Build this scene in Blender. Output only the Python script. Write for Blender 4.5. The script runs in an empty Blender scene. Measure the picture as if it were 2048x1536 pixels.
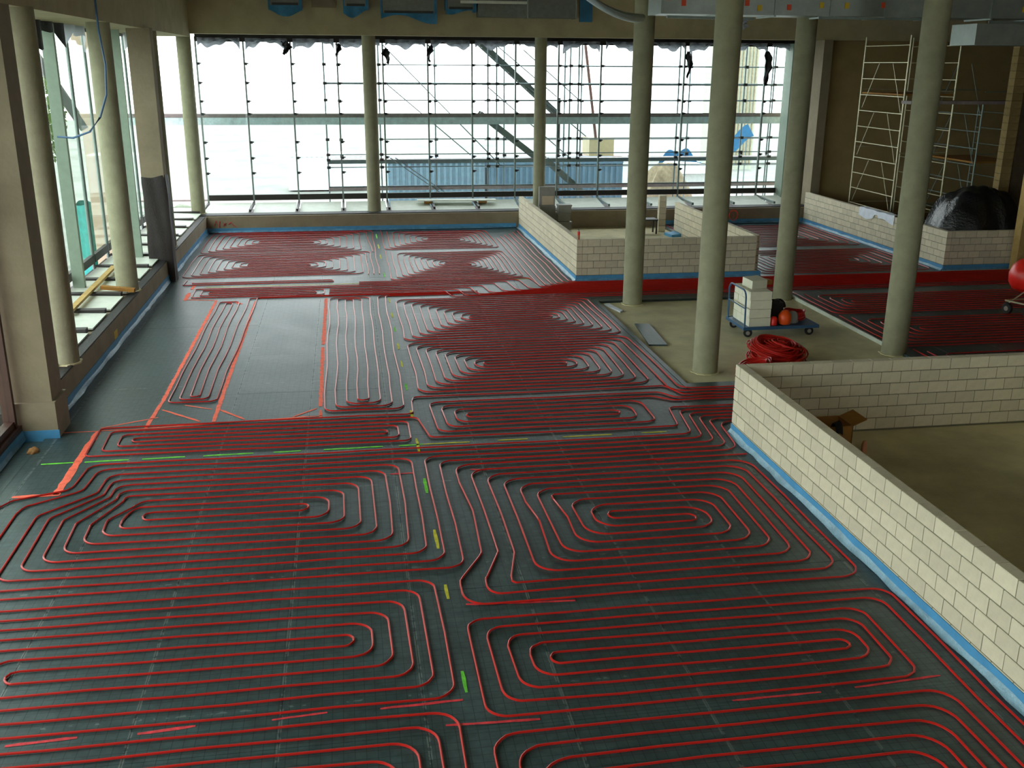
import bpy, math, random
from mathutils import Matrix, Vector
random.seed(7)
rnd = random.Random(11)
C = bpy.context.scene.collection
D = bpy.data
# ------------------------------------------------------------------ camera
F_PX, PITCH, ROLL, YAW, EYE = 1991.53, math.radians(17.7854), math.radians(0.3716), math.radians(9.3186), 5.7545
fw = Vector((math.sin(YAW)*math.cos(PITCH), math.cos(YAW)*math.cos(PITCH), -math.sin(PITCH)))
rt0 = Vector((math.cos(YAW), -math.sin(YAW), 0)); up0 = rt0.cross(fw)
rt = math.cos(ROLL)*rt0 + math.sin(ROLL)*up0
up = -math.sin(ROLL)*rt0 + math.cos(ROLL)*up0
cd = D.cameras.new('camera'); cam = D.objects.new('camera', cd); C.objects.link(cam)
cam.matrix_world = Matrix(((rt.x, up.x, -fw.x, 0), (rt.y, up.y, -fw.y, 0), (rt.z, up.z, -fw.z, EYE), (0, 0, 0, 1)))
cd.sensor_width = 36; cd.lens = F_PX/2048*36; cd.clip_end = 400; cd.clip_start = .05
bpy.context.scene.camera = cam
# ------------------------------------------------------------------ world, exposure
w = D.worlds.new('overcast_sky'); bpy.context.scene.world = w; w.use_nodes = True
bg = w.node_tree.nodes['Background']; bg.inputs[0].default_value = (.96, .985, 1.0, 1); bg.inputs[1].default_value = 2.6
sc = bpy.context.scene
sc.view_settings.view_transform = 'Standard'; sc.view_settings.look = 'None'
sc.view_settings.gamma = 1; sc.view_settings.use_curve_mapping = False
sc.view_settings.exposure = .95
cy = sc.cycles
cy.max_bounces = 6; cy.diffuse_bounces = 4; cy.glossy_bounces = 3; cy.transmission_bounces = 2; cy.transparent_max_bounces = 12
cy.caustics_reflective = False; cy.caustics_refractive = False; cy.use_denoising = True
cy.sample_clamp_indirect = 4.0

# ------------------------------------------------------------------ helpers
def srgb(r, g, b):
    f = lambda c: (c/255/12.92) if c/255 <= .04045 else ((c/255+.055)/1.055)**2.4
    return (f(r), f(g), f(b), 1)

def mat(name, col, rough=.8, metal=0., var=.12, scale=6., bump=0., spec=.5, rand=0., trans=None, coat=0., scale2=None):
    m = D.materials.new(name); m.use_nodes = True; nt = m.node_tree; N = nt.nodes; L = nt.links
    b = N['Principled BSDF']; b.inputs['Roughness'].default_value = rough; b.inputs['Metallic'].default_value = metal
    b.inputs['Specular IOR Level'].default_value = spec
    tc = N.new('ShaderNodeTexCoord'); no = N.new('ShaderNodeTexNoise'); no.inputs['Scale'].default_value = scale
    no.inputs['Detail'].default_value = 6; no.inputs['Roughness'].default_value = .65
    L.new(tc.outputs['Object'], no.inputs['Vector'])
    mr = N.new('ShaderNodeMapRange'); mr.inputs[1].default_value = .3; mr.inputs[2].default_value = .7
    mr.inputs[3].default_value = 1-var; mr.inputs[4].default_value = 1+var
    L.new(no.outputs[0], mr.inputs[0])
    fac = mr.outputs[0]
    if rand:
        oi = N.new('ShaderNodeObjectInfo'); r2 = N.new('ShaderNodeMapRange'); r2.inputs[3].default_value = 1-rand; r2.inputs[4].default_value = 1+rand*.6
        L.new(oi.outputs['Random'], r2.inputs[0]); mm = N.new('ShaderNodeMath'); mm.operation = 'MULTIPLY'
        L.new(fac, mm.inputs[0]); L.new(r2.outputs[0], mm.inputs[1]); fac = mm.outputs[0]
    vm = N.new('ShaderNodeVectorMath'); vm.operation = 'SCALE'; vm.inputs[0].default_value = col[:3]
    L.new(fac, vm.inputs['Scale']); L.new(vm.outputs[0], b.inputs['Base Color'])
    if bump:
        bp = N.new('ShaderNodeBump'); bp.inputs['Strength'].default_value = bump; bp.inputs['Distance'].default_value = .02
        n2 = N.new('ShaderNodeTexNoise'); n2.inputs['Scale'].default_value = scale2 or scale*8; L.new(tc.outputs['Object'], n2.inputs['Vector'])
        L.new(n2.outputs[0], bp.inputs['Height']); L.new(bp.outputs[0], b.inputs['Normal'])
    return m

def glass_mat(name, tint, refl=.08):
    m = D.materials.new(name); m.use_nodes = True; nt = m.node_tree; N = nt.nodes; L = nt.links
    for n in list(N):
        if n.type == 'BSDF_PRINCIPLED': N.remove(n)
    out = [n for n in N if n.type == 'OUTPUT_MATERIAL'][0]
    t = N.new('ShaderNodeBsdfTransparent'); t.inputs[0].default_value = tint
    g = N.new('ShaderNodeBsdfGlossy'); g.inputs['Roughness'].default_value = .03
    lw = N.new('ShaderNodeLayerWeight'); lw.inputs[0].default_value = .5
    pw = N.new('ShaderNodeMath'); pw.operation = 'POWER'; L.new(lw.outputs['Facing'], pw.inputs[0]); pw.inputs[1].default_value = 5
    fr = N.new('ShaderNodeMath'); fr.operation = 'MULTIPLY_ADD'; L.new(pw.outputs[0], fr.inputs[0]); fr.inputs[1].default_value = .5; fr.inputs[2].default_value = .03
    mx = N.new('ShaderNodeMixShader'); L.new(fr.outputs[0], mx.inputs[0]); L.new(t.outputs[0], mx.inputs[1]); L.new(g.outputs[0], mx.inputs[2])
    L.new(mx.outputs[0], out.inputs[0]); return m

def film_mat(name, col, alpha):
    m = D.materials.new(name); m.use_nodes = True; nt = m.node_tree; N = nt.nodes; L = nt.links
    out = [n for n in N if n.type == 'OUTPUT_MATERIAL'][0]; b = N['Principled BSDF']
    b.inputs['Base Color'].default_value = col; b.inputs['Roughness'].default_value = .35
    t = N.new('ShaderNodeBsdfTranslucent'); t.inputs[0].default_value = col
    mx = N.new('ShaderNodeMixShader'); mx.inputs[0].default_value = alpha
    L.new(b.outputs[0], mx.inputs[1]); L.new(t.outputs[0], mx.inputs[2]); L.new(mx.outputs[0], out.inputs[0]); return m

M = {}
M['concrete_col'] = mat('column_concrete', srgb(150, 148, 122), .85, var=.16, scale=2.2, bump=.25)
M['concrete'] = mat('raw_concrete', srgb(132, 124, 100), .9, var=.22, scale=1.3, bump=.3)
M['beam'] = mat('beam_concrete', srgb(176, 166, 132), .9, var=.12, scale=1.5, bump=.2)
M['kerb'] = mat('kerb_concrete', srgb(142, 130, 108), .9, var=.15, scale=1.8, bump=.2)
M['screed'] = mat('slab_concrete', srgb(205, 196, 158), .88, var=.22, scale=.9, bump=.25, scale2=30)
M['screed_dark'] = mat('room_slab_concrete', srgb(150, 138, 108), .9, var=.3, scale=.7, bump=.25, scale2=30)
M['block'] = mat('sandlime_block', srgb(218, 208, 184), .9, var=.07, scale=9, bump=.15, rand=.1)
M['mortar'] = mat('block_joint', srgb(120, 116, 96), .95, var=.1)
M['blue_foam'] = mat('blue_edge_foam', srgb(78, 150, 200), .6, var=.14, scale=3)
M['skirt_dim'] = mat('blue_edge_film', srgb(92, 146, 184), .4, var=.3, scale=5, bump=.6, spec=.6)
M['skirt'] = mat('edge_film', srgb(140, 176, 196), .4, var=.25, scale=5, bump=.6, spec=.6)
M['pipe'] = mat('red_plastic_pipe', srgb(196, 34, 28), .34, var=.12, scale=1.5, spec=.5)
M['orange_paint'] = mat('orange_spray_paint', srgb(255, 112, 84), .7, var=.3, scale=9)
M['red_paint'] = mat('red_spray_paint', srgb(220, 60, 68), .7, var=.4, scale=9)
M['green_paint'] = mat('green_spray_paint', srgb(110, 215, 60), .7, var=.35, scale=9)
M['yellow_paint'] = mat('yellow_spray_paint', srgb(205, 200, 50), .7, var=.35, scale=9)
M['dark_frame'] = mat('dark_window_frame', srgb(38, 32, 28), .5, var=.15)
M['brown_frame'] = mat('brown_door_frame', srgb(70, 42, 36), .5, var=.15)
M['mull'] = mat('galvanised_mullion', srgb(128, 142, 138), .45, metal=.3, var=.12)
M['sheeting'] = mat('black_sheeting', srgb(22, 24, 27), .3, var=.3, bump=.8, scale=2)
M['sillpanel'] = mat('white_sill_panel', srgb(215, 222, 210), .5, var=.12, scale=3)
M['black_foil'] = mat('black_foil', srgb(20, 19, 20), .6, var=.3, bump=.6, scale=3)
M['wrap'] = mat('dark_wrap', srgb(36, 28, 27), .6, var=.3, bump=.4, scale=3)
M['dull'] = mat('dull_duct_sheet', srgb(120, 126, 120), .5, metal=.3, var=.15)
M['galv'] = mat('galvanised_duct', srgb(150, 160, 154), .36, metal=.6, var=.16, scale=2.2, bump=.12, scale2=5)
M['scaf'] = mat('scaffold_tube', srgb(120, 138, 142), .4, metal=.4, var=.15)
M['coupler'] = mat('scaffold_coupler', srgb(48, 52, 54), .5, metal=.4)
M['stair'] = mat('stair_steel', srgb(130, 142, 140), .5, var=.1)
M['deck'] = mat('scaffold_deck', srgb(150, 138, 138), .7, var=.2)
M['deck_face'] = mat('scaffold_toeboard', srgb(220, 240, 245), .6, var=.2)
M['alu'] = mat('aluminium_tube', srgb(196, 190, 160), .35, metal=.5, var=.15)
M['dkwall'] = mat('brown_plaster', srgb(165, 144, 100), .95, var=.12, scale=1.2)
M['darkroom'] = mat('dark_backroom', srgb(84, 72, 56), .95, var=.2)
M['blue_tube'] = mat('blue_painted_steel', srgb(52, 92, 130), .4, var=.1)
M['rubber'] = mat('black_rubber', srgb(26, 26, 26), .7)
M['rim'] = mat('grey_rim', srgb(150, 140, 132), .5)
M['white_block'] = mat('white_block', srgb(236, 234, 214), .85, var=.05, rand=.06)
M['card'] = mat('cardboard', srgb(164, 116, 58), .85, var=.12)
M['orange'] = mat('orange_plastic', srgb(240, 88, 24), .4)
M['redp'] = mat('red_plastic', srgb(232, 36, 26), .35)
M['grey_pl'] = mat('grey_plastic', srgb(150, 150, 146), .6, var=.1)
M['dkgrey'] = mat('dark_grey', srgb(56, 58, 58), .6)
M['wood'] = mat('timber', srgb(186, 156, 92), .8, var=.18, scale=5)
M['wood2'] = mat('timber_dark', srgb(160, 112, 44), .8, var=.18, scale=5)
M['sheet'] = mat('white_sheet', srgb(225, 232, 245), .7)
M['teal'] = mat('teal_tarp', srgb(40, 150, 145), .5, var=.25, bump=.4)
M['navy'] = mat('navy_panel', srgb(30, 44, 74), .6)
M['container2'] = mat('pale_container_paint', srgb(112, 142, 158), .6, var=.15)
M['container'] = mat('site_container_paint', srgb(86, 118, 138), .6, var=.1)
M['white_out'] = mat('white_cladding', srgb(225, 232, 235), .6)
M['sky_tarp'] = mat('bright_blue_tarp', srgb(40, 112, 160), .5, var=.15)
M['crane'] = mat('yellow_machine', srgb(150, 140, 105), .5)
M['sand'] = mat('pale_rubble', srgb(140, 130, 105), .9, var=.3, bump=.5)
M['ground'] = mat('site_ground', srgb(128, 134, 128), .95, var=.25, scale=.4)
M['leaf'] = mat('tree_leaf', srgb(110, 140, 60), .6, var=.4)
M['bark'] = mat('tree_bark', srgb(70, 58, 44), .9)
M['yellow_tag'] = mat('yellow_tag', srgb(214, 178, 40), .6)
M['orange_tag'] = mat('orange_tag', srgb(226, 84, 50), .6)
M['blue_wrap'] = mat('blue_plastic_wrap', srgb(42, 120, 165), .4, var=.25, bump=.5, scale=4)
M['bottle'] = mat('tan_rag', srgb(150, 106, 60), .8, var=.3)
M['facade_out'] = mat('beige_boarding', srgb(205, 186, 164), .8, var=.06)
M['fin'] = mat('pale_green_panel', srgb(140, 158, 142), .6, var=.08)
M['glass'] = glass_mat('window_glass', (.93, .97, .96, 1))
M['glass_green'] = glass_mat('green_window_glass', (.90, .95, .91, 1))
M['film'] = film_mat('grey_plastic_film', srgb(170, 174, 182), .5)
M['clip'] = mat('pipe_clip', srgb(40, 34, 34), .6)

# insulation board with printed grid, taped edges and dust
def board_mat():
    m = D.materials.new('foil_faced_insulation'); m.use_nodes = True; nt = m.node_tree; N = nt.nodes; L = nt.links
    b = N['Principled BSDF']; b.inputs['Roughness'].default_value = .36; b.inputs['Specular IOR Level'].default_value = .36
    ge = N.new('ShaderNodeNewGeometry'); sx = N.new('ShaderNodeSeparateXYZ'); L.new(ge.outputs['Position'], sx.inputs[0])
    def mth(op, a, bb=None, c=None):
        n = N.new('ShaderNodeMath'); n.operation = op
        for i, v in enumerate((a, bb, c)):
            if v is None: continue
            if isinstance(v, (int, float)): n.inputs[i].default_value = v
            else: L.new(v, n.inputs[i])
        return n.outputs[0]
    def line(axis, period, width, off=0.):
        v = mth('ADD', sx.outputs[axis], off); v = mth('DIVIDE', v, period); v = mth('FRACT', v)
        v = mth('SUBTRACT', v, .5); v = mth('ABSOLUTE', v); return mth('LESS_THAN', v, width/period/2)
    n1 = N.new('ShaderNodeTexNoise'); n1.inputs['Scale'].default_value = .7; n1.inputs['Detail'].default_value = 8; n1.inputs['Roughness'].default_value = .7
    L.new(ge.outputs['Position'], n1.inputs['Vector'])
    n2 = N.new('ShaderNodeTexNoise'); n2.inputs['Scale'].default_value = 9; n2.inputs['Detail'].default_value = 6
    L.new(ge.outputs['Position'], n2.inputs['Vector'])
    grid = mth('MAXIMUM', line(0, .1, .006), line(1, .1, .006))
    base = N.new('ShaderNodeMix'); base.data_type = 'RGBA'
    base.inputs[6].default_value = srgb(46, 61, 63); base.inputs[7].default_value = srgb(76, 98, 100)
    mr = N.new('ShaderNodeMapRange'); mr.inputs[1].default_value = .35; mr.inputs[2].default_value = .7; L.new(mth('ADD', mth('MULTIPLY', n1.outputs[0], .6), mth('MULTIPLY', n2.outputs[0], .4)), mr.inputs[0])
    L.new(mr.outputs[0], base.inputs[0])
    g = N.new('ShaderNodeMix'); g.data_type = 'RGBA'; g.inputs[7].default_value = srgb(30, 38, 38)
    L.new(mth('MULTIPLY', grid, .75), g.inputs[0]); L.new(base.outputs[2], g.inputs[6])
    # pale tape worn along the long board joints (joints every 1.32 m, offset .82)
    t = mth('MULTIPLY', line(0, 1.32, .035, .82+.66), mth('GREATER_THAN', n2.outputs[0], .47))
    t2 = mth('MULTIPLY', line(1, 2.55, .03, .05+.67), mth('GREATER_THAN', n2.outputs[0], .58))
    tm = N.new('ShaderNodeMix'); tm.data_type = 'RGBA'; tm.inputs[7].default_value = srgb(160, 170, 168)
    L.new(mth('MULTIPLY', mth('MAXIMUM', t, t2), .26), tm.inputs[0]); L.new(g.outputs[2], tm.inputs[6])
    L.new(tm.outputs[2], b.inputs['Base Color'])
    r = N.new('ShaderNodeMapRange'); r.inputs[3].default_value = .30; r.inputs[4].default_value = .5; L.new(n1.outputs[0], r.inputs[0]); L.new(r.outputs[0], b.inputs['Roughness'])
    bp = N.new('ShaderNodeBump'); bp.inputs['Strength'].default_value = .25; bp.inputs['Distance'].default_value = .01
    L.new(n2.outputs[0], bp.inputs['Height']); L.new(bp.outputs[0], b.inputs['Normal'])
    return m
M['board'] = board_mat()

class MB:
    def __init__(s): s.v = []; s.f = []; s.sm = False
    def box(s, x0, x1, y0, y1, z0, z1, ch=0.):
        return s.hexa([(x0, y0, z0), (x1, y0, z0), (x1, y1, z0), (x0, y1, z0), (x0, y0, z1), (x1, y0, z1), (x1, y1, z1), (x0, y1, z1)])
    def hexa(s, p):
        n = len(s.v); s.v += [tuple(q) for q in p]
        s.f += [tuple(n+i for i in f) for f in ((0, 3, 2, 1), (4, 5, 6, 7), (0, 1, 5, 4), (1, 2, 6, 5), (2, 3, 7, 6), (3, 0, 4, 7))]; return s
    def obox(s, c, ax, ay, az):   # oriented box: centre and half axes
        c, ax, ay, az = map(Vector, (c, ax, ay, az))
        return s.hexa([c-ax-ay-az, c+ax-ay-az, c+ax+ay-az, c-ax+ay-az, c-ax-ay+az, c+ax-ay+az, c+ax+ay+az, c-ax+ay+az])
    def bar(s, a, b, wd, ht=None, upv=(0, 0, 1)):
        a, b = Vector(a), Vector(b); d = (b-a); l = d.length; d /= l; u = Vector(upv)
        sd = d.cross(u)
        if sd.length < 1e-4: sd = d.cross(Vector((0, 1, 0)))
        sd.normalize(); u = sd.cross(d); ht = ht or wd
        return s.obox((a+b)/2, d*l/2, sd*wd/2, u*ht/2)
    def tube(s, pts, r, n=8, closed=False, cap=True):
        pts = [Vector(p) for p in pts]; k = len(pts); base = len(s.v); s.sm = True
        rs = r if isinstance(r, (list, tuple)) else [r]*k
        prev = None
        for i, p in enumerate(pts):
            if closed: t = pts[(i+1) % k]-pts[i-1]
            else: t = pts[min(i+1, k-1)]-pts[max(i-1, 0)]
            t.normalize()
            ref = Vector((0, 0, 1)) if abs(t.z) < .9 else Vector((1, 0, 0))
            if prev is not None and abs(t.z) >= .6: ref = prev
            a = t.cross(ref)
            if a.length < 1e-5: a = t.cross(Vector((0, 1, 0)))
            a.normalize(); b = a.cross(t); prev = b
            for j in range(n):
                th = 2*math.pi*(j+.5)/n; s.v.append(tuple(p + a*math.cos(th)*rs[i] + b*math.sin(th)*rs[i]))
        for i in range(k if closed else k-1):
            i2 = (i+1) % k
            for j in range(n):
                s.f.append((base+i*n+j, base+i*n+(j+1) % n, base+i2*n+(j+1) % n, base+i2*n+j))
        if cap and not closed:
            s.f.append(tuple(base+j for j in reversed(range(n)))); s.f.append(tuple(base+(k-1)*n+j for j in range(n)))
        return s
    def lathe(s, prof, c=(0, 0, 0), axis=(0, 0, 1), n=24):
        c = Vector(c); ax = Vector(axis).normalized(); a = ax.orthogonal().normalized(); b = ax.cross(a); base = len(s.v); s.sm = True
        for (r, h) in prof:
            for j in range(n):
                th = 2*math.pi*j/n; s.v.append(tuple(c+ax*h+(a*math.cos(th)+b*math.sin(th))*r))
        for i in range(len(prof)-1):
            for j in range(n):
                s.f.append((base+i*n+j, base+i*n+(j+1) % n, base+(i+1)*n+(j+1) % n, base+(i+1)*n+j))
        s.f.append(tuple(base+j for j in reversed(range(n)))); s.f.append(tuple(base+(len(prof)-1)*n+j for j in range(n)))
        return s
    def poly(s, pts, z0, z1):
        n = len(s.v); k = len(pts)
        s.v += [(x, y, z0) for x, y in pts]+[(x, y, z1) for x, y in pts]
        s.f.append(tuple(n+i for i in reversed(range(k)))); s.f.append(tuple(n+k+i for i in range(k)))
        for i in range(k): s.f.append((n+i, n+(i+1) % k, n+k+(i+1) % k, n+k+i))
        return s
    def grid(s, fn, nu, nv):
        n = len(s.v); s.sm = True
        for i in range(nu+1):
            for j in range(nv+1): s.v.append(tuple(fn(i/nu, j/nv)))
        for i in range(nu):
            for j in range(nv):
                a = n+i*(nv+1)+j; s.f.append((a, a+nv+1, a+nv+2, a+1))
        return s
    def mesh(s, name, m):
        me = D.meshes.new(name); me.from_pydata(s.v, [], s.f); me.materials.append(m); me.update()
        if s.sm:
            me.shade_smooth()
            try: me.set_sharp_from_angle(angle=math.radians(40))
            except Exception: pass
        return me
    def build(s, name, m, parent=None):
        # vertices are in world space; with a parent they are made local to its location
        if parent is not None:
            off = wloc(parent); s.v = [(x-off[0], y-off[1], z-off[2]) for x, y, z in s.v]
        o = D.objects.new(name, s.mesh(name, m)); C.objects.link(o)
        if parent is not None: o.parent = parent
        return o
def wloc(p):
    v = Vector((0, 0, 0))
    while p is not None: v = v+p.location; p = p.parent
    return v
def tag(o, label=None, cat=None, group=None, kind=None):
    if label: o['label'] = label
    if cat: o['category'] = cat
    if group: o['group'] = group
    if kind: o['kind'] = kind
    return o
def empty(name, loc, label=None, cat=None, group=None, kind=None):
    o = D.objects.new(name, None); C.objects.link(o); o.location = loc; o.empty_display_size = .2
    return tag(o, label, cat, group, kind)
def structure(o, label=None, cat='structure'):
    o['kind'] = 'structure'; o['category'] = cat
    if label: o['label'] = label
    return o
def inst(me, name, loc, parent=None, rot=None):
    o = D.objects.new(name, me); C.objects.link(o)
    if parent is not None:
        o.parent = parent; loc = Vector(loc)-wloc(parent)
    o.location = loc
    if rot: o.rotation_euler = rot
    return o

# ------------------------------------------------------------------ floor
FZ = -.06
fl = MB().box(-7.2, 26, -14, 39.6, FZ-.3, FZ).build('floor', M['screed'])
structure(fl, 'pale dusty concrete floor slab under the insulation', 'floor')
# insulation boards laid over the slab
XS = [-.82+1.32*k for k in range(-4, 20)]; YS = [-.05+2.55*k for k in range(-1, 16)]
regions = [(-4.97, 6.09, 4.0, 36.5), (6.09, 22.5, 24.55, 26.70), (11.42, 22.5, 8.0, 24.55), (11.62, 17.3, 26.70, 36.5), (6.09, 11.42, 14.75, 16.99), (-5.3, -4.97, 4.0, 15.8), (17.3, 22.5, 26.4, 26.70)]
nb = 0
for (rx0, rx1, ry0, ry1) in regions:
    xs = [rx0]+[x for x in XS if rx0+.06 < x < rx1-.06]+[rx1]; ys = [ry0]+[y for y in YS if ry0+.1 < y < ry1-.1]+[ry1]
    for a, b in zip(xs, xs[1:]):
        for c, d in zip(ys, ys[1:]):
            o = MB().box(a+.002, b-.002, c+.002, d-.002, FZ, rnd.uniform(-.0008, .0008)).build('insulation_board', M['board'], fl); nb += 1
# board edging along the bare slab
e = MB().box(6.10, 6.20, 16.99, 24.5, FZ, .006).build('edge_board', M['board'], fl)
MB().box(6.10, 11.42, 16.992, 17.3, FZ, -.004).build('edge_board', M['board'], fl)
MB().box(6.20, 11.40, 24.25, 24.55, FZ, -.004).build('edge_board', M['board'], fl)

# ------------------------------------------------------------------ room shell
bm = MB().box(-6.2, 24, 36.5, 37.1, 6.68, 9.2).build('trim_1', M['beam']); structure(bm, 'deep concrete beam over the far window front', 'beam')
bm = MB().box(-6.6, -5.0, 16.6, 36.5, 6.58, 9.2).build('trim_2', M['beam']); structure(bm, 'deep concrete beam over the left window front', 'beam')
bm = MB().box(-6.6, -5.2, -14, 16.6, 6.5, 9.2).build('trim_3', M['beam']); structure(bm, 'near part of the left concrete beam', 'beam')
ce = MB().box(-7.2, 26, -14, 39.6, 9.0, 9.3).build('ceiling', M['beam']); structure(ce, 'raw concrete ceiling slab', 'ceiling')
ob = MB().box(-7.2, 26, 37.1, 39.6, 6.75, 9.0).build('trim_4', M['dark_frame']); structure(ob, 'dark soffit above the far glazing', 'soffit')
wr = MB().box(17.9, 26, 36.9, 37.3, FZ, 9).build('wall_far_right', M['dkwall']); structure(wr, 'dark brown plastered wall right of the far windows', 'wall')
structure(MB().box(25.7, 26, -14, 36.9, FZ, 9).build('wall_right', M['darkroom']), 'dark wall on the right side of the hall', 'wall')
structure(MB().box(-7.2, 26, -14.3, -14, FZ, 7.9).build('wall_back', M['beam']), 'concrete wall behind the viewer', 'wall')  # unseen; stops short of the ceiling, leaving an added gap for fill daylight
structure(MB().box(17.6, 17.95, 36.5, 39.3, FZ, 6.7).build('wall_far_reveal', M['kerb']), 'pale concrete reveal at the right end of the windows', 'wall')
# parapets
pf = MB().box(-5.25, 17.7, 36.5, 37.0, FZ, .57).build('wall_far', M['kerb']); structure(pf, 'low concrete upstand below the far windows', 'wall')
MB().box(-5.25, 17.7, 36.62, 37.2, .57, .60).build('black_foil', M['black_foil'], pf)
MB().box(-5.25, 17.7, 37.0, 39.6, FZ, .40).build('outer_ledge', M['black_foil'], pf)
pl = MB().box(-5.42, -4.97, 28.62, 36.5, FZ, .57).box(-5.42, -4.97, 16.62, 28.13, FZ, .57).build('wall_left', M['kerb']); structure(pl, 'low concrete upstand along the left windows', 'wall')
MB().box(-5.18, -4.985, 16.65, 28.1, .57, .60).build('black_foil', M['black_foil'], pl); MB().box(-5.18, -4.985, 28.65, 36.4, .57, .60).build('black_foil', M['black_foil'], pl)
MB().box(-6.9, -5.42, 16.0, 39.2, FZ, .42).build('outer_ledge', M['black_foil'], pl)
pn = MB().box(-5.62, -5.28, -14, 15.92, FZ, .25).build('wall_left_near', M['brown_frame']); structure(pn, 'dark brown sill under the nearest left doors', 'wall')

def skirt(mb, a, b, inner, h=.12, out=.12, seed=0):
    # crumpled film apron leaning from the strip onto the floor; a,b = (x,y) ends, inner = unit vector towards the room
    r = random.Random(seed); L = math.dist(a, b); n = max(4, int(L/.35)); base = len(mb.v); mb.sm = True
    for i in range(n+1):
        t = i/n; x = a[0]+(b[0]-a[0])*t; y = a[1]+(b[1]-a[1])*t
        for (hh, oo) in ((h*(.30+.22*r.random()), .012), (h*.14, .03+.02*r.random()), (.006, out*(.45+.45*r.random()))):
            mb.v.append((x+inner[0]*oo, y+inner[1]*oo, hh))
    for i in range(n):
        for j in range(2):
            q = base+i*3+j; mb.f.append((q, q+3, q+4, q+1))
def strip(name, a, b, inner, h, label, seed):
    # blue foam edge strip with its film apron
    d = Vector((b[0]-a[0], b[1]-a[1], 0)).normalized(); n = Vector((inner[0], inner[1], 0))
    c = Vector(((a[0]+b[0])/2, (a[1]+b[1])/2, h/2))+n*.006
    o = MB().obox(c, d*(math.dist(a, b)/2), n*.005, Vector((0, 0, h/2))).build(name, M['blue_foam'])
    structure(o, label, 'edge strip')
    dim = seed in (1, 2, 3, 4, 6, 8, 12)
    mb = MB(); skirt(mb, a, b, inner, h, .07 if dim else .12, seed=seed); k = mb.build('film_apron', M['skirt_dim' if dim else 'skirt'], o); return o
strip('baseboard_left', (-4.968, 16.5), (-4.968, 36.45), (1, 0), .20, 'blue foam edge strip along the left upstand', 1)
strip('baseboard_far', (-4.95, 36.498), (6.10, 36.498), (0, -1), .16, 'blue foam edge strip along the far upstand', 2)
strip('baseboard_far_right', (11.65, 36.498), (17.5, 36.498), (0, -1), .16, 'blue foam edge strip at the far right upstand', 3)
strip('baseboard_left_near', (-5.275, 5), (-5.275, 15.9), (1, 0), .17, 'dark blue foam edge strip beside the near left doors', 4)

# ------------------------------------------------------------------ block walls
BL, BH = .3482, .2
blk = MB(); j = .005
blk.box(0, BL-.010, 0, .15, 0, BH-.010)
# slight arris chamfer on the block
def block_mesh(l, t, h, c=.006):
    mb = MB()
    p = []
    for (x0, x1, y0, y1, z) in ((c, l-c, c, t-c, 0), (0, l, 0, t, c), (0, l, 0, t, h-c), (c, l-c, c, t-c, h)):
        p += [(x0, y0, z), (x1, y0, z), (x1, y1, z), (x0, y1, z)]
    mb.v = p
    mb.f.append((0, 3, 2, 1)); mb.f.append((12, 13, 14, 15))
    for k in range(3):
        for i in range(4): mb.f.append((k*4+i, k*4+(i+1) % 4, k*4+4+(i+1) % 4, k*4+4+i))
    return mb
BT = .15
full = block_mesh(BL-.011, BT, BH-.011).mesh('block', M['block'])
half = block_mesh(BL/2-.011, BT, BH-.011).mesh('half_block', M['block'])
quart = {}
def part_block(l):
    k = round(l, 2)
    if k not in quart: quart[k] = block_mesh(max(.02, k), BT, BH-.011).mesh('cut_block', M['block'])
    return quart[k]
def block_wall(name, x0, y0, length, ang, top=1.167, rows=6, label='', trim0=0., first=0.0, thick=BT):
    """blocks laid from (x0,y0) along direction ang; wall body lies to the left of the direction"""
    w_ = empty(name, (x0, y0, 0), label, 'wall'); w_['kind'] = 'structure'
    ca, sa = math.cos(ang), math.sin(ang)
    mb = MB(); d = Vector((ca, sa, 0)); n = Vector((-sa, ca, 0)); z0 = FZ
    mb.obox(Vector((x0, y0, 0))+d*(length/2)+n*(BT/2)+Vector((0, 0, (top-.02+z0)/2)), d*(length/2-.012), n*(BT/2-.006), Vector((0, 0, (top-.02-z0)/2)))
    mb.build('mortar_core', M['mortar'], w_)
    for r in range(rows):
        z = top-(r+1)*BH+.0055
        off = (first + (0 if r % 2 == 0 else BL/2)) % BL
        s = 0.; cuts = []
        if off > .001: cuts.append((0, off)); s = off
        while s < length-.02:
            e2 = min(s+BL, length); cuts.append((s, e2)); s = e2
        if cuts[-1][1]-cuts[-1][0] < .07: cuts[-2:] = [(cuts[-2][0], cuts[-1][1])]
        if cuts[0][1]-cuts[0][0] < .07: cuts[:2] = [(0, cuts[1][1])]
        for a, b in cuts:
            l = b-a
            me = full if abs(l-BL) < .002 else part_block(l-.011)
            wob = rnd.uniform(-.0015, .0015)
            p = Vector((x0, y0, z))+d*(a+.0055)+n*wob
            inst(me, 'block', p, w_, (0, 0, ang))
    return w_
A90 = math.pi/2
# near wall (left face x=6.07), going from far corner towards the camera: direction -y, body to its left = +x
block_wall('wall_near_left_face', 6.073, 14.648, 10.1, -A90, label='long low block wall running towards the viewer at right', first=.195)
block_wall('wall_near_back', 6.24, 14.50, 7.0, 0, top=1.167, label='low block wall closing the near right room at its far side', first=.05)
block_wall('wall_near_right', 11.35, 14.49, 8.0, -A90, top=1.167, label='block wall at the right side of the near room')
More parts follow.
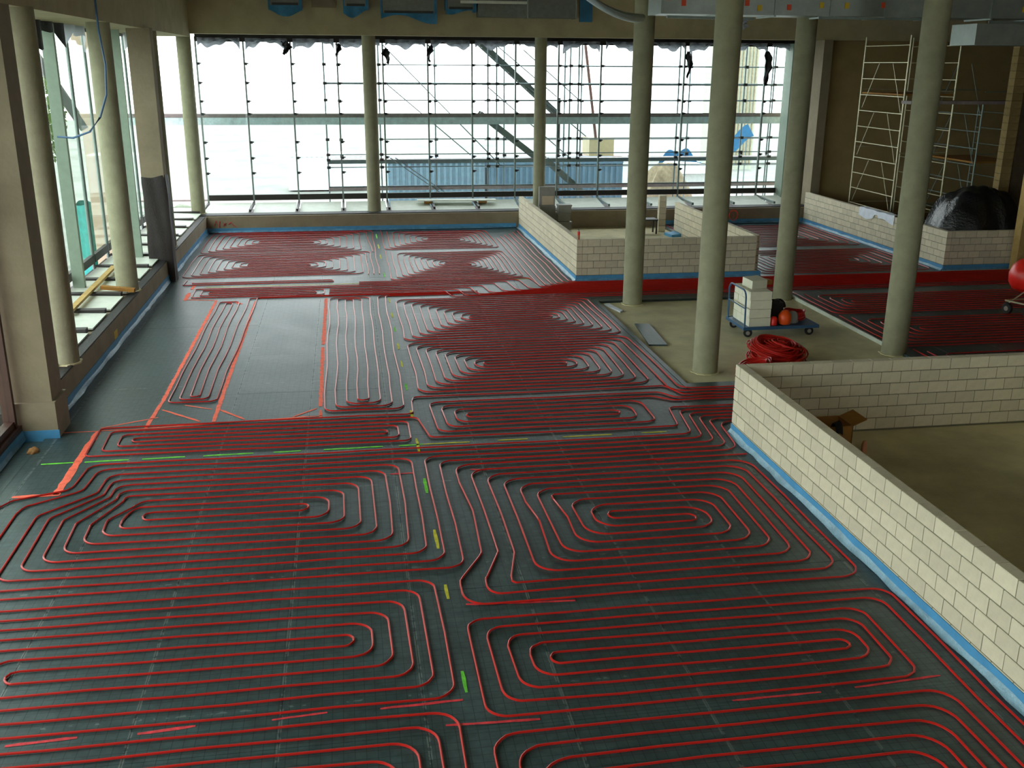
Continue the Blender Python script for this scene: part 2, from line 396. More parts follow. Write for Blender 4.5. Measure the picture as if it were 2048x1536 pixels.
# middle enclosure
block_wall('wall_middle_left', 6.185, 36.4, 9.66, -A90, top=1.157, label='block wall of the middle room beside the heated floor', first=.1)
block_wall('wall_middle_front', 6.34, 26.735, 5.09, 0, top=1.157, label='front block wall of the middle room behind the round columns', first=.15)
block_wall('wall_middle_right', 11.43, 34.2, 7.3, -A90, top=1.157, label='right block wall of the middle room, lower and open at its far end', first=.2)
block_wall('wall_far_block', 17.36, 36.4, 9.58, -A90, top=1.157, label='long low block wall in front of the rolling scaffold tower', first=.12)
block_wall('wall_far_block_front', 17.51, 26.817, 4.6, 0, top=1.157, label='front return of the block wall under the black sheeting', first=.1)
strip('baseboard_near', (6.07, 14.64), (6.07, 4.8), (-1, 0), .155, 'bright blue foam strip at the foot of the long near block wall', 5)
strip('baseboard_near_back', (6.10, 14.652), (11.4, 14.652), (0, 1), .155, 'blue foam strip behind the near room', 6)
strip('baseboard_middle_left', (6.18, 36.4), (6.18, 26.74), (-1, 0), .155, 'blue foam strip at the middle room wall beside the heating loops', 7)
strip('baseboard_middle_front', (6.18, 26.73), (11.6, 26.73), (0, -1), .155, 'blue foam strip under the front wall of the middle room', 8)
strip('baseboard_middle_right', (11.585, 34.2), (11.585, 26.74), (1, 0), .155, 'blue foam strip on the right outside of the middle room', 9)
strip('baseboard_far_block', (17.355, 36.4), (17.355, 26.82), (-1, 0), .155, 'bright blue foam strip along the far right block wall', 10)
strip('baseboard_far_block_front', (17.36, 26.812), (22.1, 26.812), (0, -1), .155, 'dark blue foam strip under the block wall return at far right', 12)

# ------------------------------------------------------------------ round columns
def column(x, y, z0, z1, r, label):
    o = empty('round_column', (x, y, z0), label, 'column', 'round concrete columns')
    r0 = random.Random(int(x*100+y*10))
    MB().lathe([(r, z0), (r, z0+.9), (r*1.002, z0+2.6), (r, z1)], (x, y, 0), n=40).build('shaft', M['concrete_col'], o)
    mb = MB(); pr = []
    n = 26
    for i in range(n):
        a = 2*math.pi*i/n; rr = r*(1.06+.16*r0.random()); pr.append((x+rr*math.cos(a), y+rr*math.sin(a)))
    mb.poly(pr, z0-.01, z0+.018); mb.build('base_grout', M['screed'], o)
    return o
column(6.88, 18.15, FZ, 9.0, .245, 'thick round column at the slab edge, the one nearest the near block wall corner')
column(7.06, 24.1, FZ, 9.0, .245, 'round column standing right in front of the middle room wall, left of the tallest one')
column(11.12, 24.1, FZ, 9.0, .245, 'round column behind the blue platform trolley')
column(11.33, 18.85, FZ, 9.0, .255, 'rightmost round column, behind the near block wall')
column(-5.16, 18.25, .6, 6.6, .25, 'nearest round column along the left windows')
column(-5.25, 24.3, .6, 6.6, .25, 'second round column along the left windows, behind the hanging blue cable')
column(-5.27, 30.4, .6, 6.6, .22, 'third round column along the left windows, beside the dark wrapped pier')
column(-5.32, 37.2, .6, 6.75, .24, 'round column in the far left corner')
column(.93, 37.2, .57, 6.75, .24, 'round column in front of the far windows above the twin heating fields')
column(7.08, 37.2, .57, 6.75, .22, 'round column in front of the far windows behind the grey cabinets')

# square piers on the left
p0 = empty('square_pier', (-5.05, 16.2, FZ), 'nearest square concrete pier on a plinth at the left edge', 'pier')
MB().box(-5.42, -4.80, 16.0, 16.6, .6, 6.55).build('shaft', M['kerb'], p0)
MB().box(-5.46, -4.745, 15.93, 16.62, FZ, .6).build('plinth', M['kerb'], p0)
MB().box(-5.47, -4.73, 15.92, 15.935, FZ, .14).build('edge_strip', M['blue_foam'], p0)
p1 = empty('square_pier', (-5.2, 28.3, FZ), 'square pier with its lower half wrapped in dark sheeting, between the left columns', 'pier')
MB().box(-5.42, -4.84, 28.15, 28.6, FZ, 6.6).build('shaft', M['kerb'], p1)
mb = MB()
def wrapf(u, v):
    a = u*2*math.pi; hx, hy = .32, .25
    m_ = max(abs(math.cos(a))/hx, abs(math.sin(a))/hy); x = math.cos(a)/m_; y = math.sin(a)/m_
    s_ = 1+.025*math.sin(a*5+v*7)+.02*math.sin(v*19+a*2)
    top = 2.9+.04*math.cos(a*2+.6)
    k = 1.0 if v < .93 else 1-.05*(v-.93)/.07
    return (-5.11+x*s_*k, 28.38+y*s_*k, FZ+.02+v*top)
mb.grid(wrapf, 40, 16); mb.build('dark_wrap', M['wrap'], p1)
fin = MB().box(-6.35, -5.64, 28.35, 28.45, .45, 6.55).build('glazing_fin', M['fin']); tag(fin, 'pale green grey panel between the second column and the wrapped pier', 'panel')
f2_ = MB().box(-6.48, -6.22, 24.35, 24.5, .67, 6.55).build('glazing_fin', M['fin']); tag(f2_, 'slim green grey panel just right of the nearest left column', 'panel')
ob = MB().box(-7.12, -6.69, 29.6, 30.0, -1.4, 7.5).build('boarded_pier', M['facade_out']); tag(ob, 'beige boarded pier outside, seen left of the second column', 'pier')

# ------------------------------------------------------------------ far window front
GY = 39.2
MX = [-5.2+1.67*k for k in range(15)]
TOP, BOT = 6.50, 1.0
knob_z = [5.72, 5.05, 4.4, 3.95, 2.93, 2.35, 1.8]
kn = MB().obox((0, 0, 0), (.05, 0, 0), (0, .03, 0), (0, 0, .045)).obox((.07, 0, .01), (.03, 0, 0), (0, .015, 0), (0, 0, .02)).mesh('fixing_bracket', M['coupler'])
def window_bay(name, i, lab):
    x0 = MX[i]; x1 = MX[i+1]
    o = empty(name, (x0, GY, .4), lab, 'window'); o['kind'] = 'structure'
    lean = .0
    MB().box(x0-.028, x0+.028, GY-.05, GY+.05, .62, TOP+.15).build('mullion', M['mull'], o)
    MB().box(x0+.03, x1-.03, GY-.01, GY+.01, BOT, TOP).build('pane', M['glass'], o)
    MB().box(x0+.03, x1-.03, GY-.05, GY+.06, BOT-.2, BOT).build('bottom_rail', M['dark_frame'], o)
    MB().box(x0+.0, x1-.0, GY-.12, GY+.06, TOP-.02, TOP+.25).build('head_rail', M['dark_frame'], o)
    MB().bar((x0, GY-.05, .70), (x0, 37.25, .66), .07, .09).build('foot', M['mull'] if i >= 7 else M['dark_frame'], o)
    MB().hexa([(x0+.09, 37.35, .50), (x1-.09, 37.35, .50), (x1-.09, 38.9, .70), (x0+.09, 38.9, .70), (x0+.09, 37.35, .53), (x1-.09, 37.35, .53), (x1-.09, 38.9, .73), (x0+.09, 38.9, .73)]).build('sill_panel', M['sillpanel'], o)
    for z in knob_z: inst(kn, 'fixing_bracket', (x0+.05, GY-.03, z), o)
    return o
names = ['leftmost', 'second from left', 'third from left', 'fourth from left', 'fifth from left', 'sixth from left', 'seventh from left', 'middle', 'sixth from right', 'fifth from right', 'fourth from right', 'third from right', 'second from right', 'rightmost']
for i in range(14):
    window_bay('window_%d' % (i+1), i, '%s tall glazed bay of the far window front' % names[i])
rv = MB().box(MX[-1]-.06, MX[-1]+.06, GY-.3, GY+.06, .6, 6.6).build('trim_5', M['sillpanel']); structure(rv, 'white end post of the far window front', 'trim')
structure(MB().box(17.35, 17.6, 38.6, 39.3, .6, 6.6).build('trim_6', M['fin']), 'pale end panel beside the far right window', 'trim')
# crumpled plastic film hanging under the window head
def head_film(x0, x1, seed, name='head_film'):
    r = random.Random(seed); ph = [r.uniform(0, 6.28) for _ in range(5)]
    def f(u, v):
        x = x0+(x1-x0)*u
        drop = .22+.10*math.sin(u*7+ph[0])+.05*math.sin(u*17+ph[1])+.35*max(0, (abs(u-.5)-.42))*3*(1+math.sin(ph[4]))
        return (x, GY-.22+.06*math.sin(u*23+ph[2])+.05*math.sin(v*9+ph[3]+u*11), TOP+.16-drop*v-.05)
    return MB().grid(f, 26, 5)
for i in range(14):
    o = head_film(MX[i]+.1, MX[i+1]-.1, i+20).build('plastic_film', M['film'])
    tag(o, 'crumpled grey plastic film under the window head of the %s far bay' % names[i], 'plastic film', 'film strips under the far window head')
def rag(x, y, ztop, ln, wd, seed, label, m='black_foil'):
    r = random.Random(seed); ph = [r.uniform(0, 6.28) for _ in range(6)]
    def f(u, v):
        wv = wd*(.35+.65*math.sin(min(1, u*1.4+.12)*math.pi*.95))*(1+.2*math.sin(u*19+ph[0]))
        return (x+(v-.5)*wv+.05*math.sin(u*6+ph[1]), y+.05*math.sin(v*8+u*7+ph[2]), ztop-ln*u+.03*math.sin(v*9+ph[3]))
    o = MB().grid(f, 14, 6).build('black_film_scrap', M[m]); tag(o, label, 'film scrap', 'black film scraps hanging at the windows'); return o
rag(-2.0, 38.9, 6.5, .45, .35, 1, 'small black film scrap at the window head left of centre')
rag(-.15, 38.9, 6.45, .5, .2, 2, 'narrow black film scrap left of the far middle column')
rag(1.62, 38.9, 6.3, .55, .28, 3, 'black film scrap just right of the far middle column')
rag(3.2, 38.9, 6.42, .6, .22, 4, 'black film scrap hanging above the stair of the outside scaffold')
rag(13.25, 38.9, 6.3, 1.0, .26, 5, 'long black film scrap hanging between the two middle columns')
rag(16.45, 38.85, 6.3, 1.25, .34, 6, 'largest black film scrap, hanging at the right end of the windows')

# ------------------------------------------------------------------ left window front
GX = -6.6
LY = [16.95+1.67*k for k in range(14)]
for i in range(13):
    y0, y1 = LY[i], LY[i+1]
    o = empty('window_%d' % (i+15), (GX, y0, .4), 'tall bay %d of the left window front counted from the near pier' % (i+1), 'window'); o['kind'] = 'structure'
    MB().lathe([(.045, .62), (.045, TOP+.1)], (GX, y0, 0), n=10).build('mullion', M['mull'], o)
    MB().box(GX-.01, GX+.01, y0+.05, y1-.05, BOT, TOP).build('pane', M['glass_green'], o)
    MB().box(GX-.06, GX+.05, y0+.05, y1-.05, BOT-.2, BOT).build('bottom_rail', M['dark_frame'], o)
    MB().box(GX-.06, GX+.05, y0+.05, y1-.05, TOP, TOP+.2).build('head_rail', M['dark_frame'], o)
    MB().bar((GX+.05, y0, .67), (-5.25, y0, .66), .20, .10).build('foot', M['dark_frame'], o)
    MB().hexa([(-6.5, y0+.26, .66), (-5.2, y0+.26, .61), (-5.2, y1-.12, .61), (-6.5, y1-.12, .66), (-6.5, y0+.26, .69), (-5.2, y0+.26, .64), (-5.2, y1-.12, .64), (-6.5, y1-.12, .69)]).build('sill_panel', M['sillpanel'], o)
# near left dark framed doors
for i in range(16):
    y1 = 15.86-1.8*i; y0 = y1-1.8
    o = empty('door_%d' % (i+1), (-5.4, y0, .25), 'dark framed glass door leaf %d along the near left side' % (i+1), 'door'); o['kind'] = 'structure'
    MB().box(-5.5, -5.32, y1-.09, y1, .25, 6.5).build('jamb', M['brown_frame'], o)
    MB().box(-5.48, -5.34, y0, y1-.09, .25, .36).build('bottom_rail', M['brown_frame'], o)
    MB().box(-5.48, -5.34, y0, y1-.09, 3.9, 4.02).build('middle_rail', M['brown_frame'], o)
    MB().box(-5.42, -5.40, y0, y1-.09, .36, 6.5).build('pane', M['glass_green'], o)
# ragged film at left window heads
for i, (ya, yb) in enumerate(((17.5, 19.6), (20.6, 22.8), (23.0, 25.2), (25.4, 27.6), (29, 31), (32, 35))):
    r = random.Random(i+60); ph = [r.uniform(0, 6.28) for _ in range(4)]
    def f(u, v, ya=ya, yb=yb, ph=ph):
        return (GX+.35+.08*math.sin(u*15+ph[0]), ya+(yb-ya)*u, 6.62-(.35+.2*math.sin(u*6+ph[1])+.1*math.sin(u*15+ph[2]))*v)
    o = MB().grid(f, 20, 4).build('plastic_film', M['film'] if i % 2 else M['black_foil'])
    tag(o, '%s plastic film under the left window head, %s' % ('grey' if i % 2 else 'black', ['just past the near pier', 'behind the nearest left column', 'right of the nearest left column', 'before the beige boarded pier', 'at the wrapped pier', 'near the far left corner'][i]), 'plastic film', 'film strips under the left window head')

# ------------------------------------------------------------------ underfloor heating pipes
def fillet(pts, rad, seg=6, closed=False):
    P = [Vector((p[0], p[1], 0)) for p in pts]
    Q = [P[0]]
    for p in P[1:]:
        if (p-Q[-1]).length > 1e-4: Q.append(p)
    P = Q; n = len(P); out = []
    rng = range(n) if closed else range(1, n-1)
    if not closed: out.append(P[0])
    for i in rng:
        a, b, c = P[i-1], P[i], P[(i+1) % n]
        u = (a-b); v = (c-b); lu, lv = u.length, v.length; u /= lu; v /= lv
        cosang = max(-1, min(1, u.dot(v)))
        ang = math.acos(cosang)
        if ang > 3.05: out.append(b); continue
        t = rad/math.tan(ang/2); t = min(t, lu*.499, lv*.499); r = t*math.tan(ang/2)
        p1 = b+u*t; p2 = b+v*t
        cen = b+(u+v).normalized()*(r/math.sin(ang/2))
        a1 = math.atan2(p1.y-cen.y, p1.x-cen.x); a2 = math.atan2(p2.y-cen.y, p2.x-cen.x)
        da = (a2-a1+math.pi) % (2*math.pi)-math.pi
        for k in range(seg+1):
            th = a1+da*k/seg; out.append(Vector((cen.x+r*math.cos(th), cen.y+r*math.sin(th), 0)))
    if not closed: out.append(P[-1])
    return out
PR = .0128; PZ = .016
_w = [(rnd.uniform(1.1, 2.6), rnd.uniform(1.1, 2.6), rnd.uniform(0, 6.28)) for _ in range(6)]
def wob(x, y):
    return (.015*math.sin(_w[0][0]*x+_w[0][1]*y+_w[0][2])+.007*math.sin(_w[1][0]*2*x-_w[1][1]*y+_w[1][2]),
            .010*math.sin(_w[2][0]*x-_w[2][1]*1.3*y+_w[2][2])+.008*math.sin(_w[3][0]*1.9*x+_w[3][1]*3*y+_w[3][2]))
def pipe_path(mb, pts, rad=.28, closed=False, n=6, z=PZ, seed=0):
    F = fillet(pts, rad, 6, closed); r = random.Random(seed); out = []
    k = len(F)
    for i in range(k if closed else k-1):
        a, b = F[i], F[(i+1) % k]; L = (b-a).length; m = max(1, int(L/.8))
        for q in range(m): out.append(a+(b-a)*(q/m))
    if not closed: out.append(F[-1])
    res = []
    for i, p in enumerate(out):
        dx, dy = wob(p.x, p.y); e_ = r.uniform(-.004, .004)
        res.append((p.x+dx+e_, p.y+dy-e_, z))
    mb.tube(res, PR, n, closed)
    return res
def bifilar(m, yt, yb, XL, XR, f1=(), f2=(), lsh=None, rsh=None, xf=None):
    N_ = 2*m; st = (yt-yb)/(N_-1); Y = lambda k: yt-st*(k-1)
    pts = list(f1); k = 1; guard = 0
    while guard < 200:
        guard += 1
        i = min(k, N_+1-k); k2 = N_+1-k; x = XL(i)
        mid = lsh(i, Y(k), Y(k2)) if lsh else None
        pts += mid if mid else [(x, Y(k)), (x, Y(k2))]
        if k2 == 2: break
        k3 = N_+3-k2
        i = (k2-2) if k2 <= m+1 else (N_+1-k2)
        x = XR(i); mid = rsh(i, Y(k2), Y(k3)) if rsh else None
        pts += mid if mid else [(x, Y(k2)), (x, Y(k3))]
        k = k3
    pts += list(reversed(f2))
    if xf: pts = [xf(p) for p in pts]
    return pts
def zone(name, label, paths, rad=.26, n=6):
    mb = MB(); allp = []
    for q, (p, cl) in enumerate(paths): allp.append((pipe_path(mb, p, rad, cl, n, seed=q), cl))
    o = mb.build('heating_pipe', M['pipe']); tag(o, label, 'heating pipe', 'red underfloor heating loops')
    return o
mx = lambda p: (-p[0], p[1])
SX = [5.22+.125*i for i in range(7)]
def door(i, row, x_from):  # S-bend up and round the wall corner into the doorway, i=0 leftmost
    x = 5.22+.124*i; yd = 16.10-.165*i
    return [(9.5, yd), (x+.05, yd), (x-.05, row), (x_from, row)]
# D
D_ = bifilar(5, 9.45, 7.74, lambda i: 1.06+.19*(i-1), lambda i: 5.42-.15*(i-1), f1=[(5.93, 4.6), (5.93, 9.45)], f2=[(5.75, 4.6), (5.75, 9.26)])
zone('D', 'long oval heating loop at the bottom right, right of the yellow dashes', [(D_, False)], .2)
F_ = bifilar(6, 7.5, 5.3, lambda i: 1.06+.19*(i-1), lambda i: 5.2-.17*(i-1), f1=[(5.55, 4.4), (5.55, 7.5)], f2=[(5.38, 4.4), (5.38, 7.3)])
zone('F', 'heating loop cut off by the bottom edge at right', [(F_, False)], .26)
E_ = bifilar(6, 7.88, 5.7, lambda i: -(.80-.19*(i-1)), lambda i: 4.2-.2*(i-1), f1=[(4.9, 4.4), (4.7, 7.88)], f2=[(4.7, 4.4), (4.5, 7.68)], xf=mx)
zone('E', 'heating loop cut off by the bottom edge at left', [(E_, False)], .24)
C_ = bifilar(6, 10.40, 8.10, lambda i: -(.80-.19*(i-1)), lambda i: 4.3-.2*(i-1), f1=[(4.9, 8.0), (4.85, 10.40)], f2=[(4.7, 8.0), (4.65, 10.19)], xf=mx)
zone('C', 'wide oval heating loop at the left edge, above the bottom row', [(C_, False)], .2)
# A with its two wrapping feeds
Ar = []
for i in range(8):
    yt = 14.2-.207*i; yb = 11.08+.207*i; xr = .78-.205*i; xa = -3.62+.10*i; xb = -4.25+.19*i
    if yt > 13.35: pts = [(xr, yt), (xr, yb), (xb, yb), (xb, 13.0-.1*i-.12), (xa, 13.55-.09*i), (xa, yt)]
    else: pts = [(xr, yt), (xr, yb), (xb, yb), (xb, 12.62-.07*(i-5)), (xb+(.26 if i == 5 else .05), yt-.16), (xb+(.34 if i == 5 else .12), yt)]
    if i == 7: pts = [(-.72, 12.75), (-.72, 12.55), (-2.86, 12.53), (-2.86, 12.76)]
    Ar.append((pts, True))
W1 = door(2, 14.62, 3.0)+[(-4.0, 14.62), (-4.02, 13.72), (-4.72, 13.45), (-4.85, 13.2), (-4.85, 10.66), (1.19, 10.66), (1.19, 14.02)]+list(reversed(door(5, 14.02, 3.0)))
W2 = door(3, 14.42, 3.0)+[(-3.82, 14.42), (-3.84, 13.66), (-4.5, 13.22), (-4.55, 13.0), (-4.55, 10.86), (.98, 10.86), (.98, 14.22)]+list(reversed(door(4, 14.22, 3.0)))
zone('A', 'large nested heating loop left of the yellow dashes with wavy left side', Ar, .2)
zone('W', 'heating pipe pair wrapping the large left loop and leading to the doorway', [(W1, False), (W2, False)], .2)
jog = {1: .32, 2: .22, 3: .12}
def lB(i, ya, yb):
    x = 1.42+.205*(i-1); j_ = jog.get(i, 0); hi, lo = max(ya, yb), min(ya, yb)
    pts = [(x, hi), (x, 10.95), (x-j_, 10.33), (x-j_, lo)] if j_ else [(x, hi), (x, lo)]
    if i == 1: pts = [(x, hi), (x, 13.2), (x+.05, 12.2), (x, 10.95), (x-j_, 10.33), (x-j_, lo)]
    if i in (5, 7): pts = [(x, hi), (x, (hi+lo)/2+.6), (x+.07, (hi+lo)/2), (x+.02, lo)]
    return pts if ya > yb else list(reversed(pts))
B_ = bifilar(10, 13.84, 9.76, lambda i: 1.42, lambda i: 5.86-.18*(i-1), f1=door(6, 13.84, 5.0)[:3], f2=[(5.95, 13.63)], lsh=lB)
zone('B', 'large nested heating loop right of the yellow dashes beside the long block wall', [(B_, False)], .27)
G_ = bifilar(4, 16.25, 14.98, lambda i: -4.17+.2*(i-1), lambda i: .82-.18*(i-1), f1=[(9.5, 16.62), (5.9, 16.62), (5.72, 17.14), (1.02, 17.14), (.98, 16.9), (.95, 16.25)], f2=door(1, 15.02, 3.0)+[(1.12, 15.05), (1.0, 16.07)])
zone('G', 'flat oval heating loop above the green dashed line at left', [(G_, False)], .12)
H_ = bifilar(4, 16.80, 15.28, lambda i: 1.28+.19*(i-1), lambda i: 5.0-.25*(i-1), f1=[(9.5, 16.46), (5.7, 16.46), (5.5, 16.80)], f2=[(9.5, 16.32), (5.6, 16.32), (5.3, 16.58)])
zone('H', 'flat oval heating loop above the green dashed line at right', [(H_, False)], .2)
I2_ = bifilar(9, 20.80, 17.38, lambda i: 1.13+.18*(i-1), lambda i: 5.56-.19*(i-1), f1=[(9.5, 16.94), (5.98, 16.94), (5.98, 20.80)], f2=[(9.5, 16.80), (5.78, 16.80), (5.78, 20.60)])
zone('I2', 'nested heating loop left of the dusty slab, below its flat sheet', [(I2_, False)], .28)
I1_ = bifilar(10, 25.0, 21.02, lambda i: 1.08+.185*(i-1), lambda i: 5.97-.16*(i-1), f1=[(21, 25.0)], f2=[(21, 24.82)])
zone('I1', 'nested heating loop at the far corner of the dusty slab', [(I1_, False)], .26)
# vertical loops J and K (rows run along y)
vk = lambda p: (p[1], p[0])
K_ = bifilar(4, .82, -.57, lambda i: 16.56+.18*(i-1), lambda i: 25.45-.12*(i-1), f1=[(25.58, 3.3), (25.58, .82)], f2=[(25.50, 2.6), (25.50, .62)], xf=vk)
zone('K', 'long narrow heating loop left of the yellow dashes, between the bare fields', [(K_, False)], .2)
J_ = bifilar(3, -2.50, -3.32, lambda i: 17.42+.15*(i-1), lambda i: 25.35-.12*(i-1), f1=[(25.78, 3.3), (25.78, -2.40)], f2=[(25.68, 2.9), (25.68, -2.6)], xf=vk)
zone('J', 'narrow heating loop between two orange painted lines at left', [(J_, False)], .13)
P_ = bifilar(3, 26.95, 25.92, lambda i: -4.1+.2*(i-1), lambda i: -.75-.2*(i-1), f1=[(4.1, 26.95)], f2=[(3.7, 26.74)])
zone('P', 'flat heating loop just beyond the two bare fields', [(P_, False)], .1)
Q_ = bifilar(2, 28.2, 27.5, lambda i: -4.5+.2*(i-1), lambda i: -.5)
zone('Q', 'narrow flat heating loop in front of the far left nested field', [(Q_, False)], .1)
# feed band from the left fields to the right hand rooms
bx = []
for k in range(14):
    y = 26.58-.105*k
    if k < 6: bx.append(([(5.98-.19*k, 35.6-.3*k), (5.98-.19*k, y), (21, y)], False))
    else:
        xk = 4.95-.36*(k-6); yk = {6: 27.34, 7: 27.14, 8: 26.95, 9: 26.74, 10: 26.5, 11: 26.3, 12: 26.1, 13: 25.95}[k]
        x0 = .2 if k < 8 else (xk-.3 if k < 10 else -.62)
        bx.append(([(x0, yk), (xk, yk), (xk+.12, y), (21, y)], False))
zone('band', 'bundle of heating pipes running in front of the middle room to the right', bx, .22)
L1 = bifilar(9, 32.05, 28.5, lambda i: -4.72+.21*(i-1), lambda i: .32-.22*(i-1), f1=[(.62, 28.4), (.62, 32.05)], f2=[(.47, 28.4), (.47, 31.85)])
zone('L1', 'nested heating loop in the left far field, its nearer half', [(L1, False)], .24, 5)
L2 = bifilar(9, 36.28, 32.32, lambda i: -4.72+.21*(i-1), lambda i: .32-.22*(i-1), f1=[(.78, 28.4), (.78, 36.28)], f2=[(.7, 32.0), (.55, 36.05)])
zone('L2', 'nested heating loop in the left far field, next to the far upstand', [(L2, False)], .24, 5)
M1 = bifilar(11, 32.05, 27.5, lambda i: 1.1+.17*(i-1), lambda i: 4.85-.14*(i-1))
zone('M1', 'nested heating loop in the right far field, its nearer half', [(M1, False)], .24, 5)
M2 = bifilar(9, 36.28, 32.3, lambda i: 1.1+.19*(i-1), lambda i: 4.85-.16*(i-1))
zone('M2', 'nested heating loop in the right far field, next to the far upstand', [(M2, False)], .24, 5)
O1 = bifilar(9, 31.0, 27.0, lambda i: 11.8+.2*(i-1), lambda i: 17.15-.25*(i-1))
zone('O1', 'nested heating loop between the middle room and the far right block wall', [(O1, False)], .26, 5)
O2 = bifilar(10, 36.2, 31.3, lambda i: 11.8+.2*(i-1), lambda i: 17.15-.25*(i-1))
zone('O2', 'heating loop in the far right corner below the orange ring mark', [(O2, False)], .26, 5)
N1 = bifilar(6, 24.5, 22.1, lambda i: 11.6+.22*(i-1), lambda i: 21.5-.3*(i-1))
zone('N1', 'heating loop behind the rightmost column, beyond the white edge profile', [(N1, False)], .22, 5)
N2 = bifilar(7, 21.9, 19.1, lambda i: 11.6+.22*(i-1), lambda i: 21.5-.3*(i-1))
zone('N2', 'heating loop right of the rightmost column in front of the red drum', [(N2, False)], .22, 5)
N3 = bifilar(7, 18.85, 16.2, lambda i: 11.75+.22*(i-1), lambda i: 21.5-.3*(i-1))
zone('N3', 'heating loop just behind the near back block wall', [(N3, False)], .22, 5)

# ------------------------------------------------------------------ spray paint marks
def stripe(name, a, b, wd, m, seed=0, z=.0035):
    r = random.Random(seed*7+3); a = Vector((*a, 0)); b = Vector((*b, 0)); d = b-a; L = d.length; d /= L; s_ = Vector((-d.y, d.x, 0)); n = max(3, int(L/.12)); mb = MB()
    for i in range(n+1):
        t = i/n; p = a+d*L*t; tap = min(1, .72+min(t, 1-t)*L*6)
        for sg in (-1, 1):
            q = p+s_*sg*wd/2*tap*(1+r.uniform(-.25, .25)); mb.v.append((q.x, q.y, z))
    for i in range(n): q = i*2; mb.f.append((q, q+2, q+3, q+1))
    return mb.build(name, M[m], fl)
k = 0
for a, b, wd in [((-4.2, 16.15), (-4.2, 13.6), .11), ((-4.78, 13.6), (-4.15, 13.6), .09), ((-4.9, 16.15), (-3.5, 16.17), .03), ((-3.5, 16.17), (-.6, 16.40), .045), ((-3.42, 25.6), (-3.42, 17.5), .07), ((-3.42, 17.5), (-3.47, 16.2), .07),
                 ((-2.43, 25.4), (-2.40, 16.35), .07), ((-.67, 25.5), (-.67, 21), .08), ((-.67, 20.8), (-.64, 16.9), .07), ((-.64, 16.7), (-.63, 16.3), .05), ((-4.2, 25.8), (-3.4, 25.6), .06), ((-4.2, 25.7), (-4.22, 26.6), .1), ((-4.22, 27.0), (-4.22, 27.6), .09), ((-3.35, 17.1), (-2.63, 16.4), .05), ((-2.36, 16.96), (-1.9, 16.4), .05), ((-3.0, 17.3), (-2.5, 17.0), .04), ((-3.35, 16.7), (-4.2, 16.3), .035), ((-1.1, 16.4), (-.7, 16.8), .04), ((-2.9, 25.3), (-2.75, 25.1), .1)]:
    stripe('paint_stripe', a, b, wd, 'orange_paint', k); k += 1
for x0, x1 in [(-4.72, -4.25), (-4.1, -3.46), (-3.27, -2.64), (-2.37, -1.62), (-1.32, -.9), (-.55, .37), (.62, 1.0)]:
    stripe('paint_dash', (x0, 14.79), (x1, 14.80), .05, 'green_paint', k); k += 1
for x0, x1 in [(1.0, 1.75), (2.2, 2.69), (3.27, 4.09), (4.59, 5.02)]:
    stripe('paint_dash', (x0, 14.80), (x1, 14.80), .045, 'yellow_paint', k); k += 1
for y0, y1 in [(8.17, 8.53), (9.95, 10.28), (11.19, 11.73), (12.9, 13.43), (14.5, 15.08), (16.07, 16.47), (17.6, 18.0), (19.1, 19.55), (20.4, 20.9), (21.9, 22.3), (23.2, 23.7), (24.8, 25.3), (28, 28.6), (30.8, 31.5), (32.6, 33.4), (34.6, 35.5)]:
    stripe('paint_dash', (.918, y0), (.915, y1), .042, 'yellow_paint' if k % 3 else 'green_paint', k); k += 1
stripe('paint_dash', (-3.9, 27.23), (5.0, 27.2), .05, 'yellow_paint', k)
for a, b, wd in [((.09, 8.04), (.87, 8.06), .035), ((.67, 7.70), (1.54, 7.66), .035), ((1.1, 9.80), (2.33, 9.70), .04), ((-2.08, 8.0), (-1.58, 8.04), .04), ((.43, 13.66), (.78, 13.66), .05), ((1.62, 13.67), (1.84, 13.62), .06), ((3.4, 7.66), (4.3, 7.66), .03), ((4.66, 7.68), (5.6, 7.74), .03), ((-.9, 8.02), (-.4, 8.06), .03), ((-3.2, 8.0), (-2.6, 8.03), .04), ((4.3, 13.66), (4.6, 13.6), .04)]:
    stripe('paint_mark', a, b, wd, 'red_paint', k); k += 1
# painted ring and scribble on the far upstand, mark on the left upstand
mb = MB(); ring = []
for i in range(24):
    a = 2*math.pi*i/24; ring.append((14.55+.17*math.cos(a), 36.492, .30+.19*math.sin(a)))
mb.tube(ring, .022, 5, True); mb.bar((14.55, 36.492, .38), (14.56, 36.492, .22), .035, .01)
mb.build('painted_ring', M['orange_paint'], pf)
mb = MB()
for (a, b) in [((-4.72, .25), (-4.66, .42)), ((-4.66, .42), (-4.56, .2)), ((-4.56, .2), (-4.52, .42)), ((-4.42, .36), (-4.32, .24)), ((-4.42, .24), (-4.32, .36)), ((-4.24, .3), (-4.14, .38)), ((-4.14, .38), (-4.06, .26)), ((-4.06, .26), (-3.98, .2))]:
    mb.bar((a[0], 36.493, a[1]), (b[0], 36.493, b[1]), .012, .035, (0, 1, 0))
mb.build('painted_scribble', M['red_paint'], pf)
mb = MB().obox((-4.965, 21.4, .2), (.003, 0, 0), (0, .16, .0), (0, 0, .17)); mb.build('painted_mark', M['yellow_tag'], pl)

